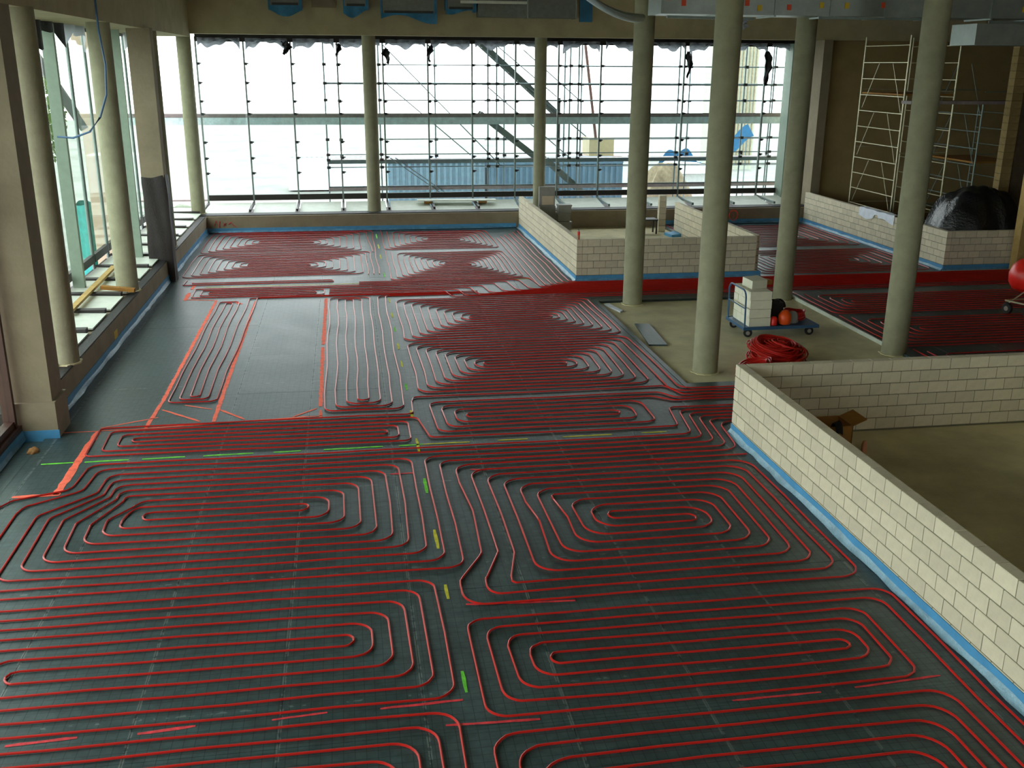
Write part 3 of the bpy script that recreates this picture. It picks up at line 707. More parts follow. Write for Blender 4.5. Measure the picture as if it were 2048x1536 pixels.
# ------------------------------------------------------------------ ducts and ceiling items
def duct(x0, x1, y0, y1, z0, z1, label, seg=1.2, mt='galv'):
    o = empty('ventilation_duct', (x0, y0, z0), label, 'duct', 'rectangular silver air ducts')
    x = x0
    while x < x1-.05:
        e_ = min(x+seg, x1)
        MB().box(x+.004, e_-.004, y0, y1, z0, z1).build('duct_section', M[mt], o)
        MB().box(e_-.02, e_+.02, y0-.03, y1+.03, z0-.03, z1+.03).build('flange', M['galv'], o)
        x = e_
    return o
main = duct(6.3, 17.5, 20.4, 21.3, 6.74, 7.35, 'long rectangular silver duct under the ceiling at top right')
for (x, z, m_) in [(6.72, 7.0, 'orange_tag'), (7.75, 6.98, 'orange_tag'), (8.05, 7.02, 'orange_tag'), (8.32, 6.93, 'yellow_tag'), (8.95, 6.95, 'orange_tag'), (9.65, 7.0, 'yellow_tag'), (10.2, 7.0, 'yellow_tag'), (11.0, 7.02, 'orange_tag'), (14.2, 6.98, 'yellow_tag'), (6.4, 7.1, 'orange_tag')]:
    MB().box(x, x+.09, 20.385, 20.398, z-.11, z).build('marker_tag', M[m_], main)
mb = MB()
def elbow(u, v):
    th = v*2*math.pi; t = u
    cx = 4.45+1.55*t; cz = 7.32-.66*math.sin(t*math.pi/2); r_ = .085
    return (cx-.12*math.sin(th)*(1-t), 20.75+math.cos(th)*.32, cz+math.sin(th)*r_)
mb.grid(elbow, 22, 20); o = mb.build('duct_bend', M['galv']); tag(o, 'curved shiny duct bend at the left end of the long ceiling duct', 'duct')
MB().bar((6.4, 20.3, 6.68), (8.2, 20.3, 6.66), .06, .05).bar((9.6, 20.3, 6.7), (12.5, 20.3, 6.7), .05, .05).bar((13.4, 20.3, 6.66), (17, 20.3, 6.68), .05, .05).build('support_rail', M['mull'], main)
o = duct(12.95, 15.2, 20.0, 20.9, 6.2, 6.62, 'short pale duct end hanging at the right edge below the long duct', 2.25)
# ragged hanger below duct
mb = MB(); mb.grid(lambda u, v: (8.05+.12*u+.03*math.sin(v*8), 20.5+.04*math.sin(u*7+v*5), 6.66-.22*v*(1-.4*u)), 6, 6); mb.build('film_scrap', M['film'], main)
# duct stubs wrapped in blue plastic in front of the far beam
def stub(x0, x1, z0, z1, label, seed, y=36.1, wrapdrop=.25):
    o = empty('wrapped_duct_stub', (x0, y, z0), label, 'duct', 'duct stubs wrapped in blue plastic on the far beam')
    MB().box(x0+.06, x1-.06, y, y+.42, z0+.12, z1).build('duct_section', M['dull'], o)
    MB().box(x0+.12, x1-.12, y-.01, y, z0+.14, z0+.22).build('slot', M['dkgrey'], o)
    r = random.Random(seed); ph = [r.uniform(0, 6.28) for _ in range(4)]
    def f(u, v):
        side = abs(2*u-1)
        return (x0+(x1-x0)*u, y-.03-.04*math.sin(u*11+ph[0])*v, z0+.14-v*wrapdrop*(.55+.45*math.sin(u*5+ph[1])+.25*side))
    MB().grid(f, 16, 5).build('blue_wrap', M['blue_wrap'], o)
    MB().box(x1-.10, x1, y-.02, y+.4, z0+.05, z1).build('blue_edge', M['blue_wrap'], o); MB().box(x0, x0+.05, y-.02, y+.4, z0+.12, z1).build('blue_edge', M['blue_wrap'], o)
    return o
stub(-2.35, -1.25, 7.45, 8.3, 'leftmost duct stub wrapped in blue plastic', 1, wrapdrop=.35)
stub(.1, .95, 7.45, 8.3, 'second duct stub wrapped in blue plastic, left of the far middle column', 2, wrapdrop=.35)
stub(1.35, 3.25, 7.25, 8.3, 'wide duct stub wrapped in blue plastic, right of the far middle column', 3, wrapdrop=.28)
stub(3.55, 4.6, 7.4, 8.2, 'dark duct opening with blue plastic edges at the top centre', 4, wrapdrop=.15)
o = duct(4.65, 8.1, 35.9, 36.45, 7.3, 8.1, 'flat grey duct on the far beam at the top centre', 1.7, 'dull')
for (xa, xb, za) in ((-.95, -.15, 7.55), (8.3, 8.75, 7.2)):
    o = MB().box(xa, xb, 36.4, 36.49, za, 8.3).build('wall_patch', M['kerb'] if xa < 0 else M['blue_wrap']); tag(o, 'pale repair patch on the far beam between two duct stubs' if xa < 0 else 'blue plastic patch beside the duct bend', 'patch')
o = empty('light_fitting', (4.2, 35.2, 8.0), 'bright long fitting at the very top of the picture, centre', 'lamp')
MB().box(3.9, 6.1, 34.6, 34.72, 7.66, 7.74).build('housing', M['sillpanel'], o)
MB().tube([(4.2, 34.66, 7.74), (4.2, 34.66, 9.0)], .01, 6).build('hanger', M['galv'], o); MB().tube([(5.8, 34.66, 7.74), (5.8, 34.66, 9.0)], .01, 6).build('hanger', M['galv'], o)
# hanging blue cable
cab = [(-4.75, 22, 6.95), (-4.75, 22, 6.36), (-4.69, 22, 5.7), (-4.74, 22, 5.12), (-4.91, 22, 4.68), (-5.14, 22, 4.4), (-5.5, 22.1, 4.27), (-5.83, 22.2, 4.29)]
tag(MB().tube(cab, .022, 8).build('blue_cable', M['blue_tube']), 'thin blue cable hanging in a curve from the left beam', 'cable')

# ------------------------------------------------------------------ blue platform trolley
t = empty('platform_trolley', (9.5, 21.0, FZ), 'blue platform trolley on castors standing on the dusty slab', 'trolley')
X0, X1, Y0, Y1, ZT = 8.60, 10.36, 20.45, 21.50, .19
MB().box(X0, X1, Y0, Y1, ZT-.045, ZT).build('platform', M['blue_tube'], t)
MB().box(X0-.02, X1+.02, Y0-.02, Y0, ZT-.06, ZT+.01).box(X0-.02, X1+.02, Y1, Y1+.02, ZT-.06, ZT+.01).box(X0-.02, X0, Y0, Y1, ZT-.06, ZT+.01).box(X1, X1+.02, Y0, Y1, ZT-.06, ZT+.01).build('rim', M['blue_tube'], t)
def arcpts(y0, y1, z1, x, r=.18):
    p = [(x, y0, ZT-.02)]
    for q in range(7): a = math.pi-q/6*math.pi/2; p.append((x-.02, y0+r+r*math.cos(a), z1-r+r*math.sin(a)))
    for q in range(7): a = math.pi/2-q/6*math.pi/2; p.append((x-.02, y1-r+r*math.cos(a), z1-r+r*math.sin(a)))
    p.append((x, y1, ZT-.02)); return p
MB().tube(arcpts(Y0+.02, Y1-.02, 1.02, X0+.02), .02, 10).build('handle', M['blue_tube'], t)
MB().tube([(X0, Y0+.03, .62), (X0, Y1-.03, .62)], .014, 8).build('cross_bar', M['blue_tube'], t)
for i, (x, y) in enumerate(((X0+.14, Y0+.1), (X0+.14, Y1-.1), (X1-.16, Y0+.1), (X1-.16, Y1-.1))):
    c = MB().lathe([(.035, -.03), (.095, -.025), (.1, 0), (.095, .025), (.035, .03)], (x, y, FZ+.1), (.35 if i < 2 else .1, 1, 0), 20).build('castor', M['rubber'], t)
    MB().lathe([(.045, -.034), (.045, .034)], (x, y, FZ+.1), (.35 if i < 2 else .1, 1, 0), 14).build('hub', M['rim'], c)
    MB().box(x-.03, x+.03, y-.035, y+.035, FZ+.17, ZT-.05).build('fork', M['dkgrey'], t)
# load: stacked white blocks, four high and four deep
wb = block_mesh(.5, .235, .195, .004).mesh('white_block', M['white_block'])
n = 0
for zc in range(4):
    for yc in range(4):
        o = inst(wb, 'white_building_block', (X0+.12+rnd.uniform(-.008, .008)+.0, Y0+.04+yc*.24, ZT+.003+zc*.2)); n += 1
        row = ['bottom', 'second', 'third', 'top'][zc]; pos = ['nearest', 'second nearest', 'third nearest', 'farthest'][yc]
        tag(o, 'white building block, %s in the %s layer of the trolley stack' % (pos, row), 'block', 'white blocks stacked on the trolley')
o = MB().obox((9.0, 21.0, 1.095), (.20, .06, .0), (-.05, .17, .02), (0, 0, .095)).build('white_building_block', M['white_block']); tag(o, 'single white block lying skewed on top of the trolley stack', 'block')
o = MB().obox((9.25, 21.25, 1.05), (.22, .02, 0), (-.02, .12, 0), (0, 0, .05)).build('cardboard_sheet', M['card']); tag(o, 'small cardboard piece on top of the trolley stack', 'cardboard')
o = MB().lathe([(.06, 0), (.13, .02), (.15, .12), (.14, .22), (.08, .31), (.04, .33)], (9.62, 20.62, ZT), n=20).build('orange_canister', M['orange']); tag(o, 'orange canister on the trolley beside the white blocks', 'canister')
o = MB().lathe([(.05, 0), (.08, .02), (.08, .16), (.04, .21)], (9.33, 20.55, ZT), n=16).build('red_can', M['redp']); tag(o, 'small bright red can at the foot of the white blocks', 'can')
o = empty('black_crate', (9.5, 21.1, ZT), 'black open crate behind the orange canister on the trolley', 'crate')
MB().box(9.30, 9.72, 20.95, 21.35, ZT, ZT+.05).build('bottom', M['rubber'], o)
for (a, b, c, d) in ((9.30, 9.72, 20.95, 20.97), (9.30, 9.72, 21.33, 21.35), (9.30, 9.32, 20.97, 21.33), (9.70, 9.72, 20.97, 21.33)):
    MB().box(a, b, c, d, ZT+.05, ZT+.42).build('side', M['rubber'], o)
r_ = random.Random(5); mb = MB()
def coil(mb, c, R, turns, r=.0165, tilt=(0, 0), h=.03, spread=.15, seed=0, n=5):
    rr = random.Random(seed); pts = []
    tot = turns*28
    for i in range(tot+1):
        a = i/28*2*math.pi; k_ = i/tot
        rad = R*(1-spread*abs(math.sin(k_*turns*1.7)))+rr.uniform(-.006, .006)
        x = rad*math.cos(a); y = rad*math.sin(a); z = h*k_*turns+.01*math.sin(a*3+k_*9)
        z2 = z+x*tilt[0]+y*tilt[1]
        pts.append((c[0]+x, c[1]+y, c[2]+z2))
    mb.tube(pts, r, n); return mb
o = coil(MB(), (10.0, 21.0, ZT+.03), .27, 9, h=.022, seed=2).build('red_pipe_roll', M['pipe']); tag(o, 'small roll of red pipe lying on the trolley', 'pipe coil')
def lump(c, rx, ry, rz, seed, n=12):
    rr = random.Random(seed); ph = [rr.uniform(0, 6.28) for _ in range(6)]
    def f(u, v):
        th = u*2*math.pi; fi = v*math.pi/2
        s_ = 1+.12*math.sin(3*th+ph[0])*math.sin(fi)+.08*math.sin(5*th+4*fi+ph[1])
        return (c[0]+rx*s_*math.cos(th)*math.sin(fi+.02), c[1]+ry*s_*math.sin(th)*math.sin(fi+.02), c[2]+rz*max(0, math.cos(fi))*(1+.15*math.sin(4*th+ph[2])*math.sin(fi)))
    return MB().grid(f, 24, n)
tag(lump((9.72, 21.25, ZT+.25), .16, .14, .2, 3).build('brown_sack', M['wrap']), 'crumpled brown sack on the trolley in front of the column', 'sack')
tag(lump((9.86, 20.75, ZT+.01), .14, .12, .26, 4).build('grey_bag', M['grey_pl']), 'crumpled grey bag between the canister and the red pipe roll', 'bag')
# loose coil of red pipe on the slab
o = MB(); coil(o, (8.55, 18.55, FZ+.03), .62, 16, tilt=(.10, .12), h=.014, spread=.35, seed=4); coil(o, (8.62, 18.7, FZ+.16), .55, 14, tilt=(-.12, .16), h=.014, spread=.3, seed=6)
coil(o, (8.5, 18.75, FZ+.22), .50, 14, tilt=(.02, .1), h=.012, spread=.5, seed=12)
coil(o, (8.6, 18.6, FZ+.10), .42, 16, tilt=(-.05, .12), h=.012, spread=.8, seed=15); coil(o, (8.75, 18.7, FZ+.20), .40, 16, tilt=(-.2, .05), h=.013, spread=.8, seed=16)
tag(o.build('red_pipe_coil', M['pipe']), 'large loose heap of red heating pipe on the slab behind the near wall', 'pipe coil')
o = MB(); coil(o, (7.85, 18.0, FZ+.02), .36, 12, tilt=(.25, -.05), h=.014, spread=.35, seed=9)
tag(o.build('red_pipe_coil', M['pipe']), 'smaller red pipe coil at the left foot of the large heap', 'pipe coil')
# sheet lying at the slab edge
o = MB().poly([(6.32, 20.15), (6.72, 20.08), (6.86, 21.9), (6.52, 21.98)], FZ+.001, FZ+.035).build('insulation_offcut', M['board']); tag(o, 'flat grey insulation offcut lying on the slab edge', 'board')
o = MB().poly([(6.30, 24.05), (6.45, 24.12), (6.60, 23.3), (6.5, 23.2)], FZ+.001, FZ+.03).build('white_scrap', M['sheet']); tag(o, 'small white scrap at the foot of the column near the slab corner', 'scrap')
o = MB().box(11.40, 11.43, 18.8, 24.1, FZ, .03).build('edge_profile', M['sillpanel']); tag(o, 'thin white edge profile at the right side of the dusty slab', 'profile')

# ------------------------------------------------------------------ near room contents
o = empty('cardboard_box', (7.5, 13.95, FZ), 'open cardboard box behind the near block wall', 'box')
bx0, bx1, by0, by1, bz = 7.28, 7.74, 13.75, 14.25, .34
for nm, a in (('side', (bx0, bx1, by0, by0+.012, FZ, bz)), ('side', (bx0, bx1, by1-.012, by1, FZ, bz)), ('side', (bx0, bx0+.012, by0, by1, FZ, bz)), ('side', (bx1-.012, bx1, by0, by1, FZ, bz)), ('bottom', (bx0, bx1, by0, by1, FZ, FZ+.012))):
    MB().box(*a).build(nm, M['card'], o)
MB().obox((7.85, 14.0, .38), (.12, 0, .05), (0, .24, 0), (0, 0, .006)).build('flap', M['card'], o)
mb = MB()
for q in range(5):
    rr = .19+.008*q; mb.tube([(7.40+.02*q+.0*math.cos(a), 13.72+rr*math.cos(a)*.55, .22+rr*math.sin(a)) for a in [i/22*2*math.pi for i in range(22)]], .014, 6, True)
tag(mb.build('black_hose', M['rubber']), 'black hose loop hanging over the cardboard box', 'hose')
tag(lump((7.42, 13.6, FZ+.12), .16, .1, .22, 8).build('tan_rag', M['bottle']), 'tan rag in front of the cardboard box', 'rag')
tag(MB().lathe([(.04, 0), (.045, .14), (.03, .2), (.018, .22)], (7.85, 13.55, FZ), n=14).build('pink_bottle', mat('pink_plastic', srgb(196, 130, 100), .5)), 'small pinkish bottle right of the cardboard box', 'bottle')
tag(lump((-4.98, 15.35, 0), .08, .12, .07, 9).build('brown_rag', M['bottle']), 'small brown rag on the floor in the near left corner', 'rag')

# ------------------------------------------------------------------ middle room contents
o = empty('grey_cabinet', (6.8, 34.5, FZ), 'tall pale grey cabinet leaning behind the middle room wall', 'cabinet')
MB().box(6.6, 7.15, 34.4, 34.8, FZ, 1.05).build('body', M['grey_pl'], o)
MB().box(6.56, 7.12, 34.38, 34.5, 1.05, 1.72).build('upper_panel', M['grey_pl'], o)
MB().box(6.66, 7.08, 34.375, 34.38, 1.1, 1.4).build('label_panel', M['facade_out'], o)
for q, (zz, dx) in enumerate(((FZ, 0), (.25, .03), (.55, -.02), (.84, .01))):
    o = empty('grey_crate', (7.42+dx, 34.2, zz), 'grey plastic crate, %s in the stack beside the tall grey cabinet' % ('lowest', 'second from bottom', 'second from top', 'topmost')[q], 'crate', 'stacked grey crates in the middle room')
    MB().box(7.20+dx, 7.64+dx, 34.1, 34.45, zz+.0, zz+.25).build('body', M['grey_pl'], o)
    MB().box(7.18+dx, 7.66+dx, 34.08, 34.47, zz+.22, zz+.28).build('rim', M['grey_pl'], o)
o = empty('block_pillar', (11.3, 35.3, FZ), 'slim free standing block pillar in the far corner of the middle room', 'pillar')
for q in range(6): inst(block_mesh(.26, .2, .21).mesh('block', M['block']) if q == 0 else D.objects[lastb].data, 'block', (11.18, 35.2, FZ+.005+q*.22), o); lastb = o.children[-1].name if o.children else ''
o = empty('dark_stool', (10.7, 35.0, FZ), 'low dark stool in the far corner of the middle room', 'stool')
MB().box(10.4, 11.0, 34.7, 35.2, .42, .47).build('seat', M['dkgrey'], o)
for (x, y) in ((10.44, 34.74), (10.96, 34.74), (10.44, 35.16), (10.96, 35.16)): MB().bar((x, y, FZ), (x, y, .42), .05).build('leg', M['dkgrey'], o)
tag(MB().obox((11.25, 33.6, .1), (.25, .1, 0), (-.05, .3, 0), (0, 0, .05)).build('blue_foam_scrap', M['blue_foam']), 'blue foam scrap lying in the middle room doorway', 'foam scrap')
o = empty('pipe_stub', (6.24, 26.72, 1.157), 'short red and copper pipe stub on the corner of the middle room wall', 'pipe')
MB().tube([(6.24, 26.8, 1.157), (6.24, 26.8, 1.28)], .03, 10).build('lower_pipe', mat('copper', srgb(190, 110, 80), .35, .6), o)
MB().tube([(6.24, 26.8, 1.28), (6.24, 26.8, 1.38)], .035, 10).build('red_sleeve', M['redp'], o)
MB().tube([(6.24, 26.8, 1.38), (6.24, 26.8, 1.42), (6.22, 26.8, 1.45), (6.18, 26.8, 1.44)], .02, 10).build('cap', M['galv'], o)

# ------------------------------------------------------------------ far sill items, left sill items
o = empty('long_board', (4.1, 38.4, .72), 'long pale board lying on the far window sill', 'board')
MB().obox((4.1, 38.35, .80), (1.5, -.08, 0), (0, .22, .0), (0, 0, .02)).build('plank', M['sillpanel'], o)
for x in (3.0, 5.1): MB().box(x-.15, x+.15, 38.25, 38.45, .68, .79).build('batten', M['wood2'], o)
tag(MB().bar((-5.86, 21.5, .78), (-5.98, 26.4, .78), .13, .06).build('timber_plank', M['wood']), 'long thin timber plank lying on the left sill', 'plank')
tag(MB().bar((-5.75, 23.9, .78), (-5.0, 23.85, .70), .14, .08).build('timber_block', M['wood2']), 'short yellow timber lying across the left sill at the second column', 'plank')
mb = MB()
for q in range(5): mb.bar((-6.25+.05*q, 37.6+.1*q, .78+.02*q), (-5.35, 37.9-.15*q, .72+.015*q), .04, .03)
tag(mb.build('stick_bundle', M['sillpanel']), 'bundle of pale sticks in the far left corner of the sill', 'sticks')

# ------------------------------------------------------------------ right far area: tower, sheeting, drum
def tower(x0, x1, y0, y1, z1, label, wrap=True, mt='alu'):
    o = empty('rolling_scaffold_tower', ((x0+x1)/2, (y0+y1)/2, FZ), label, 'scaffold tower', 'rolling aluminium scaffold towers')
    for (x, y) in ((x0, y0), (x0, y1), (x1, y0), (x1, y1)):
        MB().tube([(x, y, FZ+.2), (x, y, z1)], .028, 8).build('upright', M[mt], o)
        c = MB().lathe([(.03, -.025), (.09, -.02), (.09, .02), (.03, .025)], (x, y, FZ+.09), (0, 1, 0), 16).build('castor', M['rubber'], o)
        MB().box(x-.02, x+.02, y-.03, y+.03, FZ+.12, FZ+.24).build('fork', M['coupler'], c)
    for x in (x0, x1):
        z = .45
        while z < z1-.05:
            MB().tube([(x, y0, z), (x, y1, z)], .018, 8).build('rung', M[mt], o); z += .545
    for x, q in ((x0, 0), (x0, 1), (x0, 2)):
        z = .99+q*1.64
        MB().tube([(x, y0+.1, z), (x, y0+.95, z+1.6)], .015, 8).build('brace', M[mt], o)
        MB().tube([(x, y1-.2, z+.1), (x, y1-1.1, z+1.6)], .015, 8).build('brace', M[mt], o)
    for z in (1.0, 3.0, 5.0):
        for y in (y0, y1): MB().tube([(x0, y, z), (x1, y, z)], .016, 8).build('side_rail', M[mt], o)
    MB().box(x0, x1, y0+.1, y1-.1, z1-1.9, z1-1.85).build('platform', M['wood2'], o)
    return o
tower(18.3, 20.1, 31.75, 34.7, 6.75, 'tall aluminium scaffold tower behind the far right block wall')
tower(20.7, 22.4, 31.0, 33.8, 4.6, 'shorter scaffold tower in the dark right corner, behind the first', mt='mull')
tag(MB().box(17.9, 22.5, 30.6, 31.2, 4.62, 4.72).build('work_platform', M['deck']), 'dark work platform spanning beside the scaffold tower', 'platform')
pil = empty('masonry_pillar', (20.6, 29, FZ), 'lit masonry pillar edge in the dark right background', 'pillar')
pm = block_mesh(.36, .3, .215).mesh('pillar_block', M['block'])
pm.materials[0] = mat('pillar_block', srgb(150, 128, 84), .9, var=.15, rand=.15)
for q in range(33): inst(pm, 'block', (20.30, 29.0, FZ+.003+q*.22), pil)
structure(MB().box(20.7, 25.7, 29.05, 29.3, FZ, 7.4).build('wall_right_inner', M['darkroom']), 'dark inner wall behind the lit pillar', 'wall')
structure(MB().box(19.40, 19.75, 26.35, 26.65, FZ, 3.4).build('trim_7', mat('yellow_plaster', srgb(190, 160, 100), .9)), 'lit pillar edge at the right picture border', 'trim')
o = MB()
def tarp(u, v):
    x = 17.66+2.9*u; y = 27.06+1.75*v
    du = max(0, 1-abs(2*u-1)**3.2); dv = max(0, 1-abs(1.75*v-1)**2.6) if v < .571 else 1-.35*(v-.571)
    dv = max(dv, .0); h = 2.30*(du**.5)*(max(dv, 0)**.42)*(.88+.12*math.sin(u*3.0+.2))
    h += (.10*abs(math.sin(u*7+v*4))+.07*abs(math.sin(u*13-v*6+1))+.04*math.sin(u*29+v*15))*min(1, h)
    return (x+.06*math.sin(v*9+u*5), y+.05*math.sin(u*15), max(.02, h-.12))
o.grid(tarp, 44, 26); tag(o.build('black_sheeting', M['sheeting']), 'large heap covered with shiny black plastic sheeting behind the block wall', 'covered heap')
def ws(u, v):
    yy = 32.1-2.3*u; zz = 1.175+.012*math.sin(u*20)
    if v < .4: return (17.58-.25*v/.4*1, yy, zz+.01+.005*math.sin(u*9))
    dr = .26+.07*math.sin(u*7)-(.12 if .45 < u < .55 else 0)
    return (17.34-.02*(v-.4), yy, zz-(v-.4)/.6*dr)
tag(MB().grid(ws, 24, 8).build('white_sheet', M['sheet']), 'white paper sheet draped over the far right block wall', 'sheet')
# red drum on a wheeled frame at the right edge
o = empty('wheeled_red_drum', (16.6, 21.4, 0), 'shiny red drum on a wheeled frame at the right picture edge', 'machine')
MB().lathe([(.12, -.42), (.34, -.36), (.46, -.2), (.50, 0), (.46, .2), (.34, .36), (.12, .42)], (16.5, 21.8, .86), (.3, .2, 1), 28).build('drum', M['redp'], o)
for (x, y) in ((15.75, 21.45), (15.95, 20.95), (16.9, 21.6), (16.9, 20.9)):
    wh = MB().lathe([(.05, -.04), (.12, -.045), (.14, -.02), (.14, .02), (.12, .045), (.05, .04)], (x, y, .17), (1, .25, 0), 22).build('wheel', M['rubber'], o)
    MB().lathe([(.06, -.05), (.06, .05)], (x, y, .17), (1, .25, 0), 14).build('hub', M['rim'], wh)
MB().tube([(15.7, 21.5, .36), (16.0, 20.9, .34), (17.1, 20.85, .34), (17.1, 21.7, .34), (15.7, 21.5, .36)], .022, 8).build('frame', M['alu'], o)
MB().tube([(15.85, 21.45, .36), (16.55, 21.5, .8)], .018, 8).build('strut', M['alu'], o)
MB().tube([(16.0, 20.9, .34), (16.7, 21.2, .7)], .018, 8).build('strut', M['alu'], o)
for (x, y) in ((15.75, 21.45), (15.95, 20.95), (16.9, 21.6), (16.9, 20.9)): MB().bar((x, y, .19), (x+.04, y, .35), .03).build('leg', M['alu'], o)

# ------------------------------------------------------------------ outside: ground, scaffold, site
gr = MB().box(-80, 90, 39.9, 140, -1.6, -1.4).build('site_ground', M['ground']); tag(gr, 'pale building site ground beyond the far windows', 'ground'); gr['kind'] = 'structure'
gl = MB().box(-80, -7.2, -30, 39.9, -1.6, -1.4).build('site_ground', M['ground']); tag(gl, 'site ground outside the left windows', 'ground'); gl['kind'] = 'structure'
sf = empty('facade_scaffold', (6, 41, -1.4), 'tubular facade scaffold with decks and stair outside the far windows', 'scaffold')
SYf, SYb = 40.45, 41.45
cpl = MB().obox((0, 0, 0), (.07, 0, 0), (0, .05, 0), (0, 0, .05)).mesh('coupler', M['coupler'])
def standard(x, y, z0, z1, couplers=()):
    s_ = MB().tube([(x, y, z0), (x, y, z1)], .03, 8).build('standard', M['scaf'], sf)
    for z in couplers: inst(cpl, 'coupler', (x+.02, y-.03, z), s_)
def ledger(x0, x1, y, z, r=.024): MB().tube([(x0, y, z), (x1, y, z)], r, 8).build('ledger', M['scaf'], sf)
def deckb(x0, x1, z, th=.10, face=True):
    MB().box(x0, x1, SYf+.1, SYb-.1, z-.05, z).build('deck_board', M['deck'], sf)
    MB().box(x0, x1, SYf-.02, SYf+.02, z-.02-th, z-.02).build('toe_board', M['deck_face'], sf)
LV = [-.2, 1.86+.28, 3.62, 5.05]
for x in (-.72, 1.35, 5.6, 5.95, 8.9, 9.25, 11.6, 13.4, 16.2, 17.46, 18.06): standard(x, SYf, -1.4, 7.0, (5.72, 5.03, 4.41, 2.93, 2.35, 2.15, 1.86))
for x in (-.2, 3.6, 6.4, 8.9, 9.6, 12.2, 14.2, 16.6, 17.8): standard(x, SYb, -1.4, 7.0, (5.7, 5.0, 4.35, 2.85, 2.2, 2.05))
for z in (5.72, 4.41, 2.93, 2.35, 1.86, 1.1):
    ledger(1.35 if z > 2.5 else -.72, 18.4, SYf, z, .020 if z > 1.5 else .026)
for z in (5.7, 4.35, 2.82, 1.72): ledger(5.6, 18.4, SYb, z, .018)
ledger(-.75, 18.4, SYf, 5.03, .045); ledger(5.5, 18.4, SYb, 5.0, .04)
MB().box(-8.0, 19, SYf-.15, SYb, 3.74, 3.80).build('deck_board', M['deck'], sf); MB().box(-8.0, 19, SYf-.2, SYf-.15, 3.78, 3.92).build('toe_board', M['deck'], sf); MB().box(-8.0, 19, SYf-.2, SYf-.16, 3.50, 3.77).build('toe_board', M['deck_face'], sf)
MB().box(-.75, 19, SYf, SYb, 2.06, 2.11).build('deck_board', M['deck'], sf); MB().box(-.75, 19, SYf-.04, SYf, 2.0, 2.15).build('toe_board', M['scaf'], sf)
MB().box(-8, 19, SYf, SYb, .62, .68).build('deck_board', M['deck'], sf); MB().box(-.75, 19, SYf-.04, SYf, .95, 1.08).build('toe_board', M['deck'], sf)
for a, b in (((1.54, 6.44), (6.1, 1.89)), ((1.59, 5.06), (4.9, 2.3)), ((1.7, 2.22), (3.85, .7)), ((1.9, 2.22), (4.05, .7)), ((5.8, 6.57), (8.35, 4.55)), ((7.0, 6.3), (9.3, 4.4)), ((5.6, 4.9), (8.9, 2.2)), ((7.2, 4.9), (9.6, 3.0))):
    MB().tube([(a[0], SYf-.05, a[1]), (b[0], SYf-.05, b[1])], .02, 8).build('diagonal', M['scaf'], sf)
for a, b in (((5.35, 6.55), (8.6, 3.74)), ((5.3, 3.9), (7.7, 2.1)), ((8.0, 2.1), (10.2, .2))):   # stair flights
    st_ = MB().bar((a[0], SYf+.1, a[1]), (b[0], SYf+.1, b[1]), .22, .04, (0, 1, 0)).build('stair_stringer', M['stair'], sf)
    MB().bar((a[0], SYf+.75, a[1]), (b[0], SYf+.75, b[1]), .22, .04, (0, 1, 0)).build('stair_stringer', M['stair'], sf)
    for q in range(9):
        tq = (q+.5)/9; MB().box(a[0]+(b[0]-a[0])*tq-.1, a[0]+(b[0]-a[0])*tq+.1, SYf+.1, SYf+.75, a[1]+(b[1]-a[1])*tq-.02, a[1]+(b[1]-a[1])*tq).build('stair_tread', M['mull'], sf)
# site containers
def container(x0, x1, y0, y1, z0, z1, label, m, grp=None, pitch=.28):
    o = empty('site_container', ((x0+x1)/2, y0, z0), label, 'container', grp)
    MB().box(x0, x1, y0+.05, y1, z0, z1).build('body', M[m], o)
    mb = MB(); x = x0+.1
    while x < x1-.1:
        mb.box(x, x+pitch*.45, y0, y0+.05, z0+.15, z1-.15); x += pitch
    q = mb.build('corrugation', M[m], o); q['kind'] = 'stuff'
    MB().box(x0, x1, y0-.02, y0+.06, z1-.15, z1).build('top_rail', M[m], o)
    MB().box(x0, x1, y0-.02, y0+.06, z0, z0+.15).build('bottom_rail', M[m], o)
    return o
container(1.9, 6.5, 48, 50.4, -1.0, 1.45, 'pale blue site container behind the scaffold, the left one', 'container2', 'pale blue site containers')
container(6.7, 13.3, 48, 50.4, -1.0, 1.35, 'pale blue site container behind the scaffold stair', 'container', 'pale blue site containers')
container(-3.4, 1.2, 60, 62, -1.3, .75, 'low white site cabin far behind the left windows', 'white_out', None)
o = empty('covered_trailer', (16.2, 47, -1.2), 'white covered trailer beyond the windows right of centre', 'trailer')
MB().box(15.3, 17.9, 47, 49, -.9, .75).build('body', M['white_out'], o)
MB().hexa([(15.2, 46.9, .78), (18.0, 46.9, .78), (18.0, 49.1, .78), (15.2, 49.1, .78), (15.7, 47.3, 1.25), (17.3, 47.3, 1.15), (17.3, 48.8, 1.15), (15.7, 48.8, 1.25)]).build('roof', M['white_out'], o)
o = MB(); o.grid(lambda u, v: (15.9+2.2*u, 50+1.2*v, .4+1.3*(1-v)*(.7+.3*math.sin(u*4))+.15*math.sin(u*13+v*5)), 20, 10); tag(o.build('blue_tarp', M['sky_tarp']), 'bright blue tarpaulin over material behind the white trailer', 'tarpaulin')
o = MB(); o.grid(lambda u, v: (16.9+1.95*u+.35*v, 46.3, 1.6+1.5*u+.1*math.sin(u*9)-.55*v*(.6+.4*u)), 14, 5); o = tag(o.build('blue_tarp', M['sky_tarp']), 'bright blue tarpaulin flap slanting up at the right windows', 'tarpaulin'); MB().tube([(18.85, 46.35, -1.4), (18.85, 46.35, 3.05)], .03, 6).build('pole', M['scaf'], o); MB().tube([(16.95, 46.35, -1.4), (16.95, 46.35, 1.6)], .03, 6).build('pole', M['scaf'], o)
tag(lump((14.4, 44.6, -1.39), 1.3, 1.0, 2.9, 21).build('rubble_heap', M['sand']), 'pale rubble heap outside between two columns', 'heap')
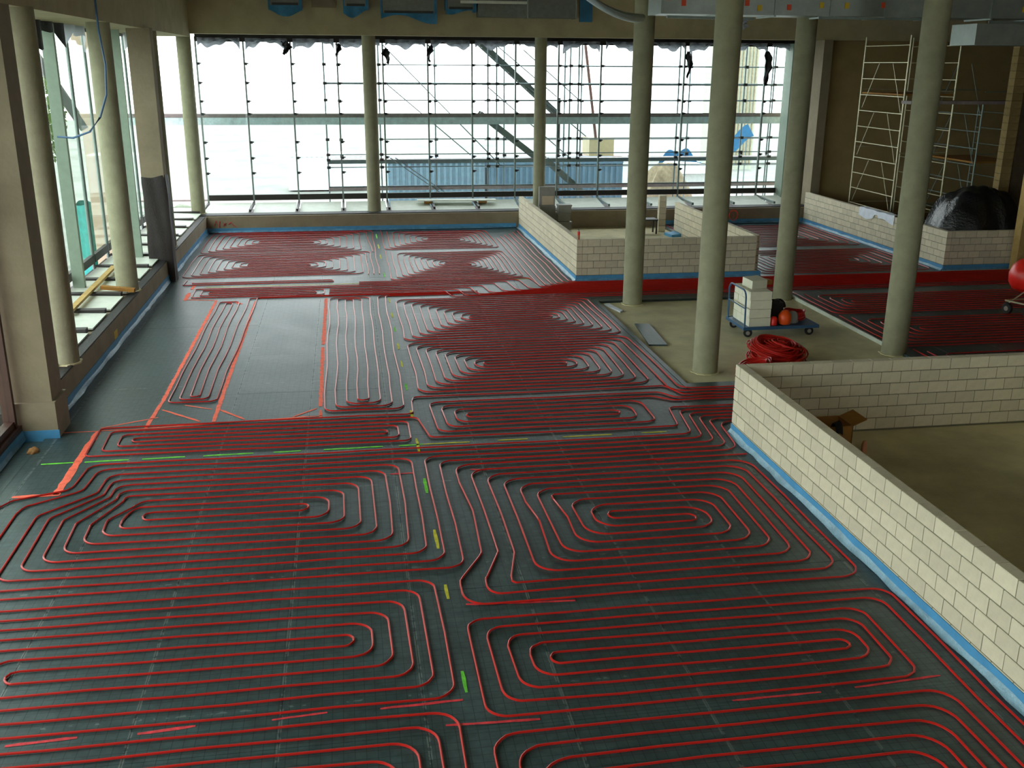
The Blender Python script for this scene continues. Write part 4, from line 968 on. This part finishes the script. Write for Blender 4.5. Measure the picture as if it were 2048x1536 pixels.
o = empty('site_machine', (12.9, 51, -1.3), 'yellow machine behind the rubble heap outside', 'machine')
MB().box(12.3, 13.6, 51, 52.5, 1.3, 2.2).build('cab', M['crane'], o); MB().bar((12.6, 50.9, 2.2), (11.9, 50.9, 6.9), .12).build('mast', M['brown_frame'], o); MB().box(12.1, 14.0, 50.9, 52.8, -1.3, 1.3).build('chassis', M['deck'], o)
tag(MB().bar((13.9, 46, -1.0), (13.0, 46, 1.75), .14, .08).build('brown_beam', M['brown_frame']), 'reddish brown beam leaning outside between two columns', 'beam')
o = empty('outside_building', (21, 70, -1.4), 'pale tower block seen through the right windows', 'building')
MB().box(27.2, 29.0, 70, 76, -1.4, 11.5).build('wall', mat('pale_cladding', srgb(165, 172, 156), .8), o)
for q in range(7):
    MB().box(27.25+.25*q, 27.33+.25*q, 69.9, 70.02, -1, 11.3).build('rib', M['sand'], o)
tag(MB().box(9.05, 9.17, 43.5, 43.7, -1.4, 4.4).build('outside_post', M['dkgrey']), 'dark post outside behind the far column with the cabinets', 'post')
# left exterior
o = empty('outside_tree', (-10.9, 36, -1.4), 'yellow green tree outside the left windows', 'tree')
MB().tube([(-10.9, 36, -1.4), (-10.8, 36.2, 1.2), (-11, 36, 3.2)], [.2, .15, .1], 8).build('trunk', M['bark'], o)
mb = MB(); r_ = random.Random(3)
for q in range(5200):
    a = r_.uniform(0, 6.28); u = r_.uniform(-1, 1); rr = r_.uniform(.3, 1)**.5; s_ = math.sqrt(1-u*u)
    c = Vector((-10.9+1.7*rr*s_*math.cos(a), 36+2.6*rr*s_*math.sin(a), 4.2+2.3*rr*u)); d = Vector((r_.uniform(-1, 1), r_.uniform(-1, 1), r_.uniform(-1, 1))).normalized()*.10; e = d.orthogonal().normalized()*.05
    n = len(mb.v); mb.v += [tuple(c-d), tuple(c+e), tuple(c+d), tuple(c-e)]; mb.f.append((n, n+1, n+2, n+3))
tag(mb.build('foliage', M['leaf'], o), kind='stuff')
tag(MB().grid(lambda u, v: (-7.45+.55*math.cos(u*6.28)*.45, 30.4+.35*math.sin(u*6.28)+.05*math.sin(u*30), -1.4+3.3*v-.05*math.sin(u*12)*v), 24, 6).build('teal_tarp_roll', M['teal']), 'teal wrapped roll standing outside the left windows', 'roll')
tag(MB().box(-7.2, -7.02, 30.2, 30.6, -1.4, 2.0).build('navy_panel', M['navy']), 'dark navy panel standing beside the teal roll outside', 'panel')
tag(MB().bar((-8.2, 29.7, 6.1), (-7.05, 29.7, 4.0), .22, .22).build('outside_brace', M['dkgrey']), 'dark slanting brace outside the left windows', 'brace')
